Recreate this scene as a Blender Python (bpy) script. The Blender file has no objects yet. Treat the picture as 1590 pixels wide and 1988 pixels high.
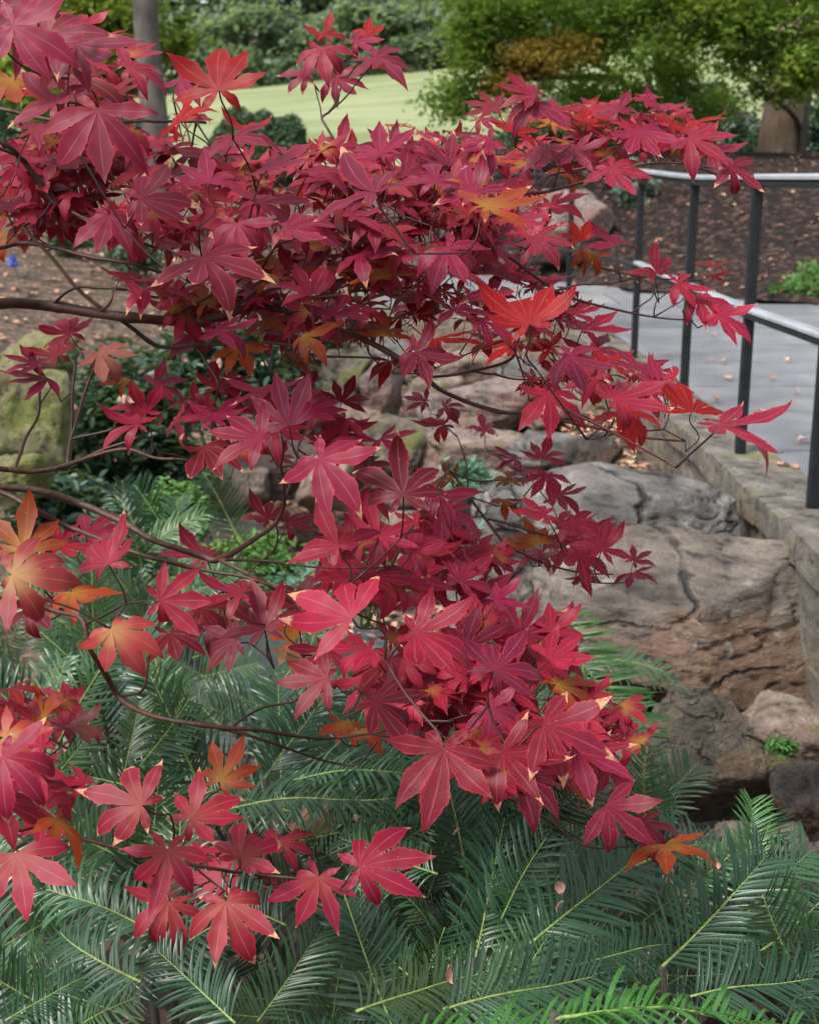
import bpy, bmesh, math, random
import numpy as np
from mathutils import Vector, Matrix, noise

R_ = math.radians
S = bpy.context.scene
COL = S.collection
random.seed(11)
RNG = np.random.default_rng(11)

# ---------------------------------------------------------------- camera
F_PX, CX, CY = 2480.0, 795.0, 994.0
PITCH = R_(14.7)
CAM = Vector((0.0, 0.0, 1.55))
cam_d = bpy.data.cameras.new('camera')
cam = bpy.data.objects.new('camera', cam_d)
COL.objects.link(cam)
cam.location = CAM
cam.rotation_euler = (R_(90) - PITCH, 0, 0)
cam_d.sensor_fit = 'HORIZONTAL'
cam_d.sensor_width = 36.0
cam_d.lens = F_PX / 1590.0 * 36.0
cam_d.clip_start = 0.05
cam_d.clip_end = 400
cam_d.dof.use_dof = True
cam_d.dof.focus_distance = 1.16
cam_d.dof.aperture_fstop = 17.0
S.camera = cam

# ---------------------------------------------------------------- sky, sun, exposure
SUN_EL, SUN_AZ = R_(56), R_(-128)        # azimuth from +Y towards +X
w = bpy.data.worlds.new('World')
S.world = w
w.use_nodes = True
nt = w.node_tree
bg = nt.nodes['Background']
sky = nt.nodes.new('ShaderNodeTexSky')
sky.sky_type = 'NISHITA'
sky.sun_disc = False
sky.sun_elevation = SUN_EL
sky.sun_rotation = SUN_AZ
sky.air_density = 1.0
sky.dust_density = 4.0
sky.ozone_density = 1.0
hs = nt.nodes.new('ShaderNodeHueSaturation')
hs.inputs['Saturation'].default_value = 0.35      # thin even cloud: the blue is washed out
nt.links.new(sky.outputs[0], hs.inputs['Color'])
nt.links.new(hs.outputs[0], bg.inputs[0])
bg.inputs[1].default_value = 0.14
sd = bpy.data.lights.new('sun', 'SUN')
sd.energy = 1.6
sd.angle = R_(18)
sd.color = (1.0, 0.96, 0.90)
sun = bpy.data.objects.new('sun', sd)
COL.objects.link(sun)
sdir = Vector((math.sin(SUN_AZ) * math.cos(SUN_EL), math.cos(SUN_AZ) * math.cos(SUN_EL), math.sin(SUN_EL)))
sun.rotation_euler = sdir.to_track_quat('Z', 'Y').to_euler()
sun.location = (0, 0, 20)
S.view_settings.view_transform = 'Standard'
S.view_settings.look = 'None'
S.view_settings.gamma = 1
S.view_settings.use_curve_mapping = False
S.view_settings.exposure = 1.2
S.cycles.use_denoising = True
S.cycles.max_bounces = 8
S.cycles.transparent_max_bounces = 8
S.cycles.sample_clamp_indirect = 6

# ---------------------------------------------------------------- geometry helpers
FWD = Vector((0, math.cos(PITCH), -math.sin(PITCH)))
UP = Vector((0, math.sin(PITCH), math.cos(PITCH)))
RT = Vector((1, 0, 0))


def P(x, y, d):
    """The point at depth d metres that the photograph shows at x, y."""
    return CAM + d * (FWD + RT * ((x - CX) / F_PX) + UP * ((CY - y) / F_PX))


def G(x, y, z):
    """The point at height z that the photograph shows at x, y."""
    r = FWD + RT * ((x - CX) / F_PX) + UP * ((CY - y) / F_PX)
    return CAM + r * ((z - CAM.z) / r.z)


def sm(a, b, x):
    t = min(1.0, max(0.0, (x - a) / (b - a)))
    return t * t * (3 - 2 * t)


def make(name, me, mats=None, parent=None, link_obj=False):
    o = bpy.data.objects.new(name, me)
    COL.objects.link(o)
    if mats is not None and not me.materials:
        for m in (mats if isinstance(mats, (list, tuple)) else [mats]):
            me.materials.append(m)
    if parent is not None:
        adopt(o, parent)
    return o


def world_loc(o):
    v = Vector(o.location)
    while o.parent is not None:
        o = o.parent
        v = v + o.location
    return v


def adopt(o, parent):
    """Parent o, whose coordinates are world coordinates, under parent (parents are never rotated unless stated)."""
    o.parent = parent
    o.matrix_parent_inverse = ROOTINV(parent)


def ROOTINV(parent):
    m = Matrix.Identity(4)
    chain = []
    p = parent
    while p is not None:
        chain.append(p)
        p = p.parent
    m = Matrix.Identity(4)
    for p in reversed(chain):
        m = m @ p.matrix_parent_inverse @ p.matrix_basis
    return m.inverted()


def tag(o, label=None, cat=None, group=None, kind=None):
    if label:
        o['label'] = label
    if cat:
        o['category'] = cat
    if group:
        o['group'] = group
    if kind:
        o['kind'] = kind
    return o


def thing(name, loc, label, cat, group=None):
    o = bpy.data.objects.new(name, None)
    o.empty_display_size = 0.1
    o.location = loc
    COL.objects.link(o)
    return tag(o, label, cat, group)


def mesh(name, v, f, smooth=True, uv=None, mi=None):
    me = bpy.data.meshes.new(name)
    v = np.asarray(v, dtype=np.float32)
    if isinstance(f, np.ndarray):
        n, k = f.shape
        me.vertices.add(len(v))
        me.vertices.foreach_set('co', v.ravel())
        me.loops.add(n * k)
        me.loops.foreach_set('vertex_index', f.astype(np.int32).ravel())
        me.polygons.add(n)
        me.polygons.foreach_set('loop_start', np.arange(0, n * k, k, dtype=np.int32))
        me.polygons.foreach_set('loop_total', np.full(n, k, dtype=np.int32))
        me.update(calc_edges=True)
    else:
        me.from_pydata([tuple(map(float, p)) for p in v], [], f)
    if smooth:
        me.polygons.foreach_set('use_smooth', [True] * len(me.polygons))
    if mi is not None:
        me.polygons.foreach_set('material_index', mi)
    if uv is not None:
        lay = me.uv_layers.new(name='uv')
        li = np.empty(len(me.loops), dtype=np.int32)
        me.loops.foreach_get('vertex_index', li)
        lay.data.foreach_set('uv', np.asarray(uv, dtype=np.float32)[li].ravel())
    me.update()
    return me


def smooth_path(pts, n=4):
    """Catmull-Rom through points that carry any number of columns."""
    p = np.asarray(pts, dtype=float)
    if len(p) < 3:
        return p
    q = np.vstack([2 * p[0] - p[1], p, 2 * p[-1] - p[-2]])
    out = []
    for i in range(1, len(q) - 2):
        a, b, c, d = q[i - 1], q[i], q[i + 1], q[i + 2]
        for k in range(n):
            t = k / n
            out.append(0.5 * (2 * b + (c - a) * t + (2 * a - 5 * b + 4 * c - d) * t * t + (3 * b - a - 3 * c + d) * t ** 3))
    out.append(p[-1])
    return np.array(out)


def tube(pts, rad, sides=6, cap=True):
    """Vertices and faces of a tube along pts."""
    pts = [Vector(p) for p in pts]
    n = len(pts)
    rad = [rad] * n if np.isscalar(rad) else list(rad)
    V, Fc = [], []
    prev = None
    for i, p in enumerate(pts):
        t = (pts[min(i + 1, n - 1)] - pts[max(i - 1, 0)])
        t = t.normalized() if t.length > 1e-9 else Vector((0, 0, 1))
        if prev is None:
            a = t.orthogonal().normalized()
        else:
            a = (prev - t * prev.dot(t))
            a = a.normalized() if a.length > 1e-6 else t.orthogonal().normalized()
        prev = a
        b = t.cross(a)
        for k in range(sides):
            an = 2 * math.pi * k / sides
            V.append(p + (a * math.cos(an) + b * math.sin(an)) * rad[i])
    for i in range(n - 1):
        for k in range(sides):
            k2 = (k + 1) % sides
            Fc.append((i * sides + k, i * sides + k2, (i + 1) * sides + k2, (i + 1) * sides + k))
    if cap:
        Fc.append(tuple(reversed(range(sides))))
        Fc.append(tuple((n - 1) * sides + k for k in range(sides)))
    return V, Fc


def tube_obj(name, pts, rad, mat, parent=None, sides=6):
    v, f = tube(pts, rad, sides)
    return make(name, mesh(name, v, f), mat, parent)


def box_mesh(name, sx, sy, sz, bevel=0.01, jit=0.0, seed=0, cuts=0):
    bm = bmesh.new()
    bmesh.ops.create_cube(bm, size=1)
    for v in bm.verts:
        v.co = Vector((v.co.x * sx, v.co.y * sy, v.co.z * sz))
    if cuts:
        bmesh.ops.subdivide_edges(bm, edges=bm.edges[:], cuts=cuts, use_grid_fill=True)
    rr = random.Random(seed)
    if jit:
        for v in bm.verts:
            o = Vector((seed * 3.1, seed * 1.7, 0))
            n3 = noise.noise_vector(v.co * 6 + o)
            v.co += n3 * jit
    if bevel and not cuts:
        bmesh.ops.bevel(bm, geom=bm.edges[:], offset=bevel, segments=2, affect='EDGES', profile=0.6)
    me = bpy.data.meshes.new(name)
    bm.to_mesh(me)
    bm.free()
    return me


# ---------------------------------------------------------------- material helpers
class NT:
    def __init__(self, name):
        self.m = bpy.data.materials.new(name)
        self.m.use_nodes = True
        self.t = self.m.node_tree
        self.b = self.t.nodes['Principled BSDF']
        self.out = self.t.nodes['Material Output']

    def n(self, ty, **kw):
        nd = self.t.nodes.new(ty)
        for k, v in kw.items():
            if k in nd.inputs:
                nd.inputs[k].default_value = v
            else:
                setattr(nd, k, v)
        return nd

    def l(self, a, b):
        self.t.links.new(a, b)
        return self

    def coord(self, kind='Object'):
        return self.n('ShaderNodeTexCoord').outputs[kind]

    def noise(self, scale, detail=5, rough=0.55, vec=None, stretch=None, dist=0.0, kind='Object'):
        vec = vec or self.coord(kind)
        if stretch:
            mp = self.n('ShaderNodeMapping')
            mp.inputs['Scale'].default_value = stretch
            self.l(vec, mp.inputs[0])
            vec = mp.outputs[0]
        nd = self.n('ShaderNodeTexNoise')
        nd.inputs['Scale'].default_value = scale
        nd.inputs['Detail'].default_value = detail
        nd.inputs['Roughness'].default_value = rough
        nd.inputs['Distortion'].default_value = dist
        self.l(vec, nd.inputs['Vector'])
        return nd.outputs['Fac']

    def ramp(self, fac, stops):
        r = self.n('ShaderNodeValToRGB')
        e = r.color_ramp.elements
        while len(e) < len(stops):
            e.new(0.5)
        for k, (p, c) in enumerate(stops):
            e[k].position = p
            e[k].color = (*c, 1) if len(c) == 3 else c
        self.l(fac, r.inputs[0])
        return r.outputs[0]

    def mix(self, fac, a, b, mode='MIX'):
        x = self.n('ShaderNodeMix', data_type='RGBA', blend_type=mode)
        x.clamp_factor = True
        for sock, v in ((x.inputs[0], fac), (x.inputs[6], a), (x.inputs[7], b)):
            if isinstance(v, (int, float)):
                sock.default_value = v
            elif isinstance(v, tuple):
                sock.default_value = (*v, 1) if len(v) == 3 else v
            else:
                self.l(v, sock)
        return x.outputs[2]

    def math(self, op, a, b=None, c=None, clamp=False):
        x = self.n('ShaderNodeMath', operation=op)
        x.use_clamp = clamp
        for k, v in enumerate((a, b, c)):
            if v is None:
                continue
            if isinstance(v, (int, float)):
                x.inputs[k].default_value = v
            else:
                self.l(v, x.inputs[k])
        return x.outputs[0]

    def mr(self, v, a, b, c=0.0, d=1.0):
        x = self.n('ShaderNodeMapRange')
        x.interpolation_type = 'SMOOTHSTEP'
        self.l(v, x.inputs[0])
        for k, q in zip((1, 2, 3, 4), (a, b, c, d)):
            x.inputs[k].default_value = q
        return x.outputs[0]

    def base(self, c):
        if isinstance(c, tuple):
            self.b.inputs['Base Color'].default_value = (*c, 1)
        else:
            self.l(c, self.b.inputs['Base Color'])
        return self

    def bump(self, h, strength=0.4, dist=0.01):
        x = self.n('ShaderNodeBump')
        x.inputs['Strength'].default_value = strength
        x.inputs['Distance'].default_value = dist
        self.l(h, x.inputs['Height'])
        self.l(x.outputs[0], self.b.inputs['Normal'])
        return self

    def rough(self, v, spec=0.5):
        if isinstance(v, (int, float)):
            self.b.inputs['Roughness'].default_value = v
        else:
            self.l(v, self.b.inputs['Roughness'])
        self.b.inputs['Specular IOR Level'].default_value = spec
        return self

    def translucent(self, col, amt):
        tr = self.n('ShaderNodeBsdfTranslucent')
        if isinstance(col, tuple):
            tr.inputs[0].default_value = (*col, 1)
        else:
            self.l(col, tr.inputs[0])
        mx = self.n('ShaderNodeMixShader')
        mx.inputs[0].default_value = amt
        self.l(self.b.outputs[0], mx.inputs[1])
        self.l(tr.outputs[0], mx.inputs[2])
        self.l(mx.outputs[0], self.out.inputs[0])
        return self


def sc(c, k):
    return tuple(min(1.0, x * k) for x in c)


# ---------- maple leaf blades
def maple_leaf_mat(name, centre=None, transl=0.22, cf=0.5):
    t = NT(name)
    oi = t.n('ShaderNodeObjectInfo')
    uv = t.n('ShaderNodeSeparateXYZ')
    t.l(t.coord('UV'), uv.inputs[0])
    u, v = uv.outputs[0], uv.outputs[1]
    av = t.math('ABSOLUTE', t.math('MULTIPLY', t.math('SUBTRACT', v, 0.5), 2.0))
    shift = t.n('ShaderNodeVectorMath', operation='ADD')
    rnd = t.n('ShaderNodeCombineXYZ')
    t.l(t.math('MULTIPLY', oi.outputs['Random'], 37.0), rnd.inputs[0])
    t.l(t.coord('Object'), shift.inputs[0])
    t.l(rnd.outputs[0], shift.inputs[1])
    vec = shift.outputs[0]
    big = t.noise(2.6, 3, 0.5, vec)
    fine = t.noise(26, 4, 0.6, vec)
    col = oi.outputs['Color']
    c = t.mix(t.mr(big, 0.32, 0.7), t.mix(0.22, col, (0.0, 0.0, 0.0), 'MIX'), col)
    c = t.mix(0.14, c, t.ramp(fine, [(0.3, (0.25, 0.25, 0.25)), (0.75, (1, 1, 1))]), 'MULTIPLY')
    if centre:
        c = t.mix(t.mr(t.math('ADD', u, t.math('MULTIPLY', big, 0.35)), 0.15, 0.70, cf, 0.0), c, centre)
    # redder, brighter margin
    mar = t.mr(t.math('ADD', av, t.math('MULTIPLY', fine, 0.25)), 0.85, 1.15, 0, 0.5)
    c = t.mix(mar, c, (0.40, 0.022, 0.032))
    # veins: midrib and herringbone laterals
    wid = t.math('ADD', 0.036, t.math('MULTIPLY', u, 0.05))
    mid = t.math('SUBTRACT', 1.0, t.mr(t.math('DIVIDE', av, wid), 0.5, 1.3))
    lat = t.math('ABSOLUTE', t.math('SINE', t.math('MULTIPLY', t.math('SUBTRACT', u, t.math('MULTIPLY', av, 0.16)), 34.0)))
    lat = t.mr(lat, 0.0, 0.14, 0.07, 0.0)
    tipfade = t.mr(u, 0.75, 0.98, 1.0, 0.15)
    vein = t.math('MULTIPLY', t.math('MAXIMUM', t.math('MULTIPLY', mid, 0.30), lat), tipfade)
    c = t.mix(vein, c, (0.44, 0.12, 0.11))
    # pale specks
    vor = t.n('ShaderNodeTexVoronoi')
    vor.inputs['Scale'].default_value = 7.0
    t.l(vec, vor.inputs['Vector'])
    c = t.mix(t.mr(vor.outputs['Distance'], 0.03, 0.05, 0.6, 0.0), c, (0.62, 0.30, 0.28))
    # tan, dried tips
    edge = t.math('ADD', t.math('ADD', u, t.math('MULTIPLY', av, 0.05)), t.math('MULTIPLY', t.math('SUBTRACT', big, 0.5), 0.55))
    edge = t.math('ADD', edge, t.math('MULTIPLY', oi.outputs['Alpha'], 0.35))
    dry = t.mr(edge, 1.075, 1.12)
    dc = t.ramp(fine, [(0.3, (0.22, 0.075, 0.04)), (0.55, (0.48, 0.235, 0.14)), (0.8, (0.60, 0.38, 0.27))])
    c = t.mix(dry, c, dc)
    # dull underside
    gm = t.n('ShaderNodeNewGeometry')
    under = t.mix(0.32, c, (0.26, 0.11, 0.085))
    c = t.mix(gm.outputs['Backfacing'], c, under)
    t.base(c)
    t.rough(t.mix(dry, (0.48,) * 3, (0.85,) * 3), 0.22)
    t.bump(t.math('ADD', t.math('MULTIPLY', vein, -0.8), t.math('MULTIPLY', fine, 0.15)), 0.12, 0.012)
    t.translucent(t.mix(0.35, t.mix(0.5, c, c, 'ADD'), (0.55, 0.03, 0.008)), transl)
    return t.m


M = {}
M['leaf'] = maple_leaf_mat('maple_leaf_crimson')
M['leaf_k'] = maple_leaf_mat('maple_leaf_olive_heart', (0.19, 0.060, 0.028), 0.2, 0.4)
M['leaf_o'] = maple_leaf_mat('maple_leaf_turning', (0.27, 0.185, 0.022), 0.36, 0.7)
M['leaf_y'] = maple_leaf_mat('maple_leaf_fading', (0.28, 0.175, 0.045), 0.25, 0.85)
M['leaf_r'] = maple_leaf_mat('maple_leaf_scarlet', None, 0.36)


def bark_mat(name, a, b, scale=30, bump=0.5, stretch=(1, 1, 0.25), rough=0.75):
    t = NT(name)
    n1 = t.noise(scale, 6, 0.6, stretch=stretch)
    n2 = t.noise(scale * 0.2, 3, 0.5)
    c = t.mix(t.mr(n2, 0.4, 0.65), t.ramp(n1, [(0.3, sc(a, 0.6)), (0.7, a)]), t.ramp(n1, [(0.3, sc(b, 0.6)), (0.7, b)]))
    t.base(c).rough(rough, 0.35).bump(n1, bump, 0.01)
    return t.m


M['maple_bark'] = bark_mat('maple_bark', (0.075, 0.026, 0.016), (0.060, 0.034, 0.022), 60, 0.4, (1, 1, 1), 0.5)
M['twig'] = bark_mat('maple_twig', (0.055, 0.014, 0.012), (0.042, 0.022, 0.014), 90, 0.2, (1, 1, 1), 0.45)
M['old_twig'] = bark_mat('dry_twig', (0.16, 0.105, 0.05), (0.11, 0.06, 0.035), 70, 0.3, (1, 1, 1), 0.6)
M['bark_grey'] = bark_mat('grey_bark', (0.155, 0.138, 0.116), (0.085, 0.076, 0.066), 22, 1.0, (1, 1, 0.3))
M['bark_brown'] = bark_mat('brown_bark', (0.30, 0.215, 0.15), (0.20, 0.145, 0.105), 16, 0.8, (1, 1, 0.16))
M['bark_dark'] = bark_mat('dark_bark', (0.06, 0.052, 0.042), (0.035, 0.03, 0.025), 16, 0.5)


def foliage_mat(name, a, b, c3=None, scale=1.2, transl=0.25, rough=0.55, spec=0.35, rand=0.5, tint=None):
    t = NT(name)
    n1 = t.noise(scale, 3, 0.5)
    c = t.ramp(n1, [(0.32, a), (0.66, b)])
    if c3:
        n2 = t.noise(scale * 0.6, 2, 0.5, stretch=(1.3, 1.1, 1.7))
        c = t.mix(t.mr(n2, 0.54, 0.68), c, c3)
    if tint:     # each shoot has its own age and colour
        oi = t.n('ShaderNodeObjectInfo')
        c = t.mix(0.62, c, t.ramp(oi.outputs['Random'], tint))
    n3 = t.noise(scale * 14, 2, 0.5)
    c = t.mix(rand, c, t.ramp(n3, [(0.3, (0.45, 0.45, 0.45)), (0.75, (1, 1, 1))]), 'MULTIPLY')
    t.base(c).rough(rough, spec)
    t.translucent(t.mix(0.4, c, (0.42, 0.58, 0.07)), transl)
    return t.m


M['needle'] = foliage_mat('yew_needles', (0.009, 0.042, 0.018), (0.030, 0.082, 0.035), None, 6, 0.08, 0.31, 0.36, 0.35, [(0.0, (0.008, 0.030, 0.015)), (0.35, (0.016, 0.054, 0.026)), (0.6, (0.028, 0.070, 0.024)), (0.85, (0.020, 0.064, 0.034)), (1.0, (0.050, 0.082, 0.024))])
M['needle_pale'] = foliage_mat('yew_needles_pale', (0.024, 0.082, 0.032), (0.058, 0.140, 0.058), None, 6, 0.10, 0.28, 0.42, 0.35, [(0.0, (0.018, 0.066, 0.030)), (0.4, (0.036, 0.100, 0.048)), (0.7, (0.056, 0.122, 0.042)), (1.0, (0.085, 0.130, 0.045))])
M['needle_new'] = foliage_mat('yew_needles_fresh', (0.022, 0.110, 0.018), (0.055, 0.175, 0.032), None, 6, 0.2, 0.36, 0.5, 0.3)
t = NT('yew_stem')
n1 = t.noise(40, 3)
t.base(t.ramp(n1, [(0.35, (0.11, 0.17, 0.04)), (0.7, (0.23, 0.31, 0.085))])).rough(0.5, 0.4)
M['yew_stem'] = t.m
M['tree_green'] = foliage_mat('green_tree_leaves', (0.10, 0.20, 0.030), (0.20, 0.33, 0.050), (0.27, 0.36, 0.05), 1.4, 0.5)
M['tree_lime'] = foliage_mat('lime_tree_leaves', (0.11, 0.20, 0.02), (0.24, 0.33, 0.04), None, 1.6, 0.4)
M['tree_orange'] = foliage_mat('turning_tree_leaves', (0.22, 0.18, 0.03), (0.42, 0.21, 0.035), (0.45, 0.15, 0.04), 2.4, 0.35)
M['far_tree'] = foliage_mat('far_tree_leaves', (0.14, 0.215, 0.15), (0.26, 0.34, 0.23), (0.34, 0.40, 0.27), 0.35, 0.5, 0.6, 0.25)
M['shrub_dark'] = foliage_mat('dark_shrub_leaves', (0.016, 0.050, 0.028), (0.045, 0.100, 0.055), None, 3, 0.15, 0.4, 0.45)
M['shrub_clip'] = foliage_mat('clipped_shrub_leaves', (0.022, 0.060, 0.030), (0.050, 0.105, 0.045), None, 2, 0.15, 0.55)
M['shrub_grey'] = foliage_mat('grey_green_leaves', (0.12, 0.19, 0.15), (0.20, 0.28, 0.22), None, 3, 0.15)
M['plant_green'] = foliage_mat('bright_plant_leaves', (0.05, 0.15, 0.035), (0.10, 0.25, 0.06), (0.17, 0.30, 0.08), 4, 0.3)
M['plant_blue'] = foliage_mat('blue_green_leaves', (0.09, 0.22, 0.15), (0.14, 0.30, 0.21), None, 4, 0.25)


def rock_mat(name, cols, stain=None, moss=0.0, band=None, scale=4.0, bump=1.0, low=False, crack=0.0):
    t = NT(name)
    co = t.coord('Object')
    big = t.noise(scale, 6, 0.62, co, band)
    med = t.noise(scale * 4.5, 6, 0.65, co, band)
    fin = t.noise(scale * 26, 4, 0.7, co)
    c = t.ramp(t.math('ADD', t.math('MULTIPLY', big, 0.62), t.math('MULTIPLY', med, 0.38)), [(0.385 + 0.25 * k / (len(cols) - 1), q) for k, q in enumerate(cols)])
    if stain:
        s = t.noise(scale * 0.55, 4, 0.55, co, (0.8, 0.8, 1.6))
        if low:   # iron staining on the broken lower face
            sz = t.n('ShaderNodeSeparateXYZ')
            t.l(co, sz.inputs[0])
            s = t.math('ADD', s, t.math('ADD', t.math('MULTIPLY', sz.outputs[2], -0.9), 0.05))
        c = t.mix(t.mr(s, 0.47, 0.60, 0, 0.85), c, stain)
    lich = t.noise(scale * 2.0, 5, 0.7, co, dist=0.6)
    c = t.mix(t.mr(lich, 0.60, 0.68, 0, 0.45), c, (0.42, 0.41, 0.37))
    # near black in the pits of the surface
    c = t.mix(t.mr(med, 0.44, 0.32, 0, 0.85), c, (0.026, 0.024, 0.023))
    c = t.mix(0.45, c, t.ramp(fin, [(0.3, (0.35, 0.35, 0.35)), (0.7, (1, 1, 1))]), 'MULTIPLY')
    if moss:
        mo = t.noise(scale * 1.3, 5, 0.65, co)
        c = t.mix(t.mr(mo, 0.62 - moss * 0.3, 0.72 - moss * 0.3), c, t.ramp(fin, [(0.3, (0.09, 0.105, 0.025)), (0.7, (0.25, 0.265, 0.085))]))
    h = t.math('ADD', t.math('MULTIPLY', med, 1.0), t.math('MULTIPLY', fin, 0.35))
    if crack:
        dn = t.n('ShaderNodeTexNoise')
        dn.inputs['Scale'].default_value = scale * 1.6
        dn.inputs['Detail'].default_value = 5
        t.l(co, dn.inputs['Vector'])
        wv = t.n('ShaderNodeVectorMath', operation='MULTIPLY_ADD')
        t.l(dn.outputs['Color'], wv.inputs[0])
        wv.inputs[1].default_value = (0.16, 0.16, 0.12)
        t.l(co, wv.inputs[2])
        mp = t.n('ShaderNodeMapping')
        mp.inputs['Scale'].default_value = (0.75, 0.75, 1.9)
        mp.inputs['Rotation'].default_value = (0.0, 0.12, 0.3)
        t.l(wv.outputs[0], mp.inputs[0])
        vo = t.n('ShaderNodeTexVoronoi')
        vo.feature = 'DISTANCE_TO_EDGE'
        vo.inputs['Scale'].default_value = crack
        t.l(mp.outputs[0], vo.inputs['Vector'])
        gap = t.mr(vo.outputs['Distance'], 0.004, 0.03, 1.0, 0.0)
        gap = t.math('MULTIPLY', gap, t.mr(big, 0.40, 0.55, 1.0, 0.15))
        c = t.mix(t.math('MULTIPLY', gap, 0.85), c, (0.02, 0.018, 0.016))
        h = t.math('SUBTRACT', h, t.math('MULTIPLY', gap, 1.2))
    t.base(c).rough(0.85, 0.25)
    t.bump(h, bump, 0.05)
    return t.m


M['rock_grey'] = rock_mat('grey_banded_rock', [(0.050, 0.047, 0.044), (0.115, 0.107, 0.100), (0.19, 0.175, 0.162), (0.34, 0.315, 0.29)], None, 0.0, (0.55, 0.55, 2.6), 3.0, 0.8, crack=2.4)
M['rock_brown'] = rock_mat('brown_fractured_rock', [(0.050, 0.042, 0.036), (0.130, 0.108, 0.090), (0.200, 0.168, 0.140), (0.34, 0.295, 0.25)], (0.175, 0.110, 0.072), 0.0, (0.6, 0.6, 2.2), 4.2, 0.7, low=True, crack=2.1)
M['rock_olive'] = rock_mat('mossy_grey_rock', [(0.09, 0.08, 0.06), (0.19, 0.17, 0.13), (0.31, 0.285, 0.23)], None, 0.35, None, 6)
M['rock_big_olive'] = rock_mat('weathered_brown_rock', [(0.07, 0.058, 0.045), (0.17, 0.145, 0.11), (0.30, 0.26, 0.205)], (0.16, 0.105, 0.07), 0.12, (0.7, 0.7, 1.8), 7, 1.0, crack=7.0)
M['rock_moss'] = rock_mat('moss_covered_rock', [(0.16, 0.15, 0.08), (0.30, 0.285, 0.15), (0.42, 0.40, 0.24)], None, 0.55, None, 5)
M['rock_tan'] = rock_mat('tan_rock', [(0.17, 0.13, 0.10), (0.36, 0.285, 0.22), (0.52, 0.43, 0.345)], (0.28, 0.18, 0.145), 0.12, None, 6)
M['rock_pink'] = rock_mat('pinkish_rock', [(0.15, 0.115, 0.10), (0.33, 0.265, 0.235), (0.50, 0.42, 0.38)], (0.34, 0.215, 0.175), 0.0, None, 6)
M['rock_dark'] = rock_mat('dark_brown_rock', [(0.05, 0.042, 0.038), (0.11, 0.09, 0.08), (0.19, 0.16, 0.14)], (0.12, 0.07, 0.05), 0.05, None, 6)
M['wall_stone'] = rock_mat('wall_stone', [(0.10, 0.09, 0.075), (0.19, 0.17, 0.145), (0.30, 0.27, 0.23)], (0.21, 0.165, 0.11), 0.15, None, 5, 0.8)

t = NT('slate_paving')
n1 = t.noise(3.4, 8, 0.68, kind='Object')
n2 = t.noise(30, 4, 0.6)
oi = t.n('ShaderNodeObjectInfo')
c = t.mix(0.5, t.ramp(n1, [(0.33, (0.07, 0.075, 0.084)), (0.66, (0.225, 0.230, 0.242))]), t.ramp(oi.outputs['Random'], [(0.0, (0.095, 0.102, 0.116)), (0.3, (0.20, 0.205, 0.22)), (0.6, (0.14, 0.147, 0.165)), (1.0, (0.26, 0.25, 0.24))]))
c = t.mix(0.3, c, t.ramp(n2, [(0.3, (0.5, 0.5, 0.5)), (0.7, (1, 1, 1))]), 'MULTIPLY')
t.base(c).rough(t.math('ADD', 0.38, t.math('MULTIPLY', n1, 0.35)), 0.5).bump(n1, 0.2, 0.02)
M['slate'] = t.m

t = NT('mortar')
n1 = t.noise(25, 5)
t.base(t.ramp(n1, [(0.3, (0.05, 0.05, 0.05)), (0.7, (0.10, 0.10, 0.098))])).rough(0.9, 0.2)
M['mortar'] = t.m


def soil_mat(name, cols, chips, scale=14):
    t = NT(name)
    co = t.coord('Object')
    n1 = t.noise(scale, 7, 0.7, co)
    n0 = t.noise(scale * 0.12, 4, 0.6, co)
    v = t.n('ShaderNodeTexVoronoi')
    v.inputs['Scale'].default_value = scale * 2.2
    t.l(co, v.inputs['Vector'])
    c = t.ramp(n1, [(0.3 + 0.4 * k / (len(cols) - 1), q) for k, q in enumerate(cols)])
    c = t.mix(0.5, c, t.ramp(n0, [(0.3, (0.5, 0.5, 0.5)), (0.7, (1, 1, 1))]), 'MULTIPLY')
    sep = t.n('ShaderNodeSeparateColor')
    t.l(v.outputs['Color'], sep.inputs[0])
    c = t.mix(t.math('MULTIPLY', t.mr(sep.outputs[0], 0.72, 0.80), 0.8), c, t.ramp(sep.outputs[1], [(0.0, chips[0]), (1.0, chips[1])]))
    t.base(c).rough(0.95, 0.15)
    t.bump(t.math('ADD', n1, t.math('MULTIPLY', v.outputs['Distance'], 0.6)), 0.9, 0.04)
    return t.m


M['soil'] = soil_mat('leafy_soil', [(0.038, 0.028, 0.022), (0.092, 0.070, 0.054), (0.17, 0.135, 0.105)], [(0.13, 0.085, 0.06), (0.25, 0.16, 0.115)], 12)
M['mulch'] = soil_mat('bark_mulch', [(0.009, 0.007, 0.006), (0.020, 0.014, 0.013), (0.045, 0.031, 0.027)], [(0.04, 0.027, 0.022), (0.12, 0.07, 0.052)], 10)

t = NT('lawn_grass')
n1 = t.noise(0.22, 4, 0.55, stretch=(1.0, 2.2, 1))
n2 = t.noise(5, 6, 0.75, stretch=(1, 0.4, 1))
c = t.ramp(n1, [(0.32, (0.150, 0.190, 0.085)), (0.64, (0.255, 0.280, 0.155))])
c = t.mix(0.35, c, t.ramp(n2, [(0.3, (0.55, 0.55, 0.55)), (0.7, (1, 1, 1))]), 'MULTIPLY')
t.base(c).rough(0.9, 0.15).bump(n2, 0.4, 0.05)
M['lawn'] = t.m

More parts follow.
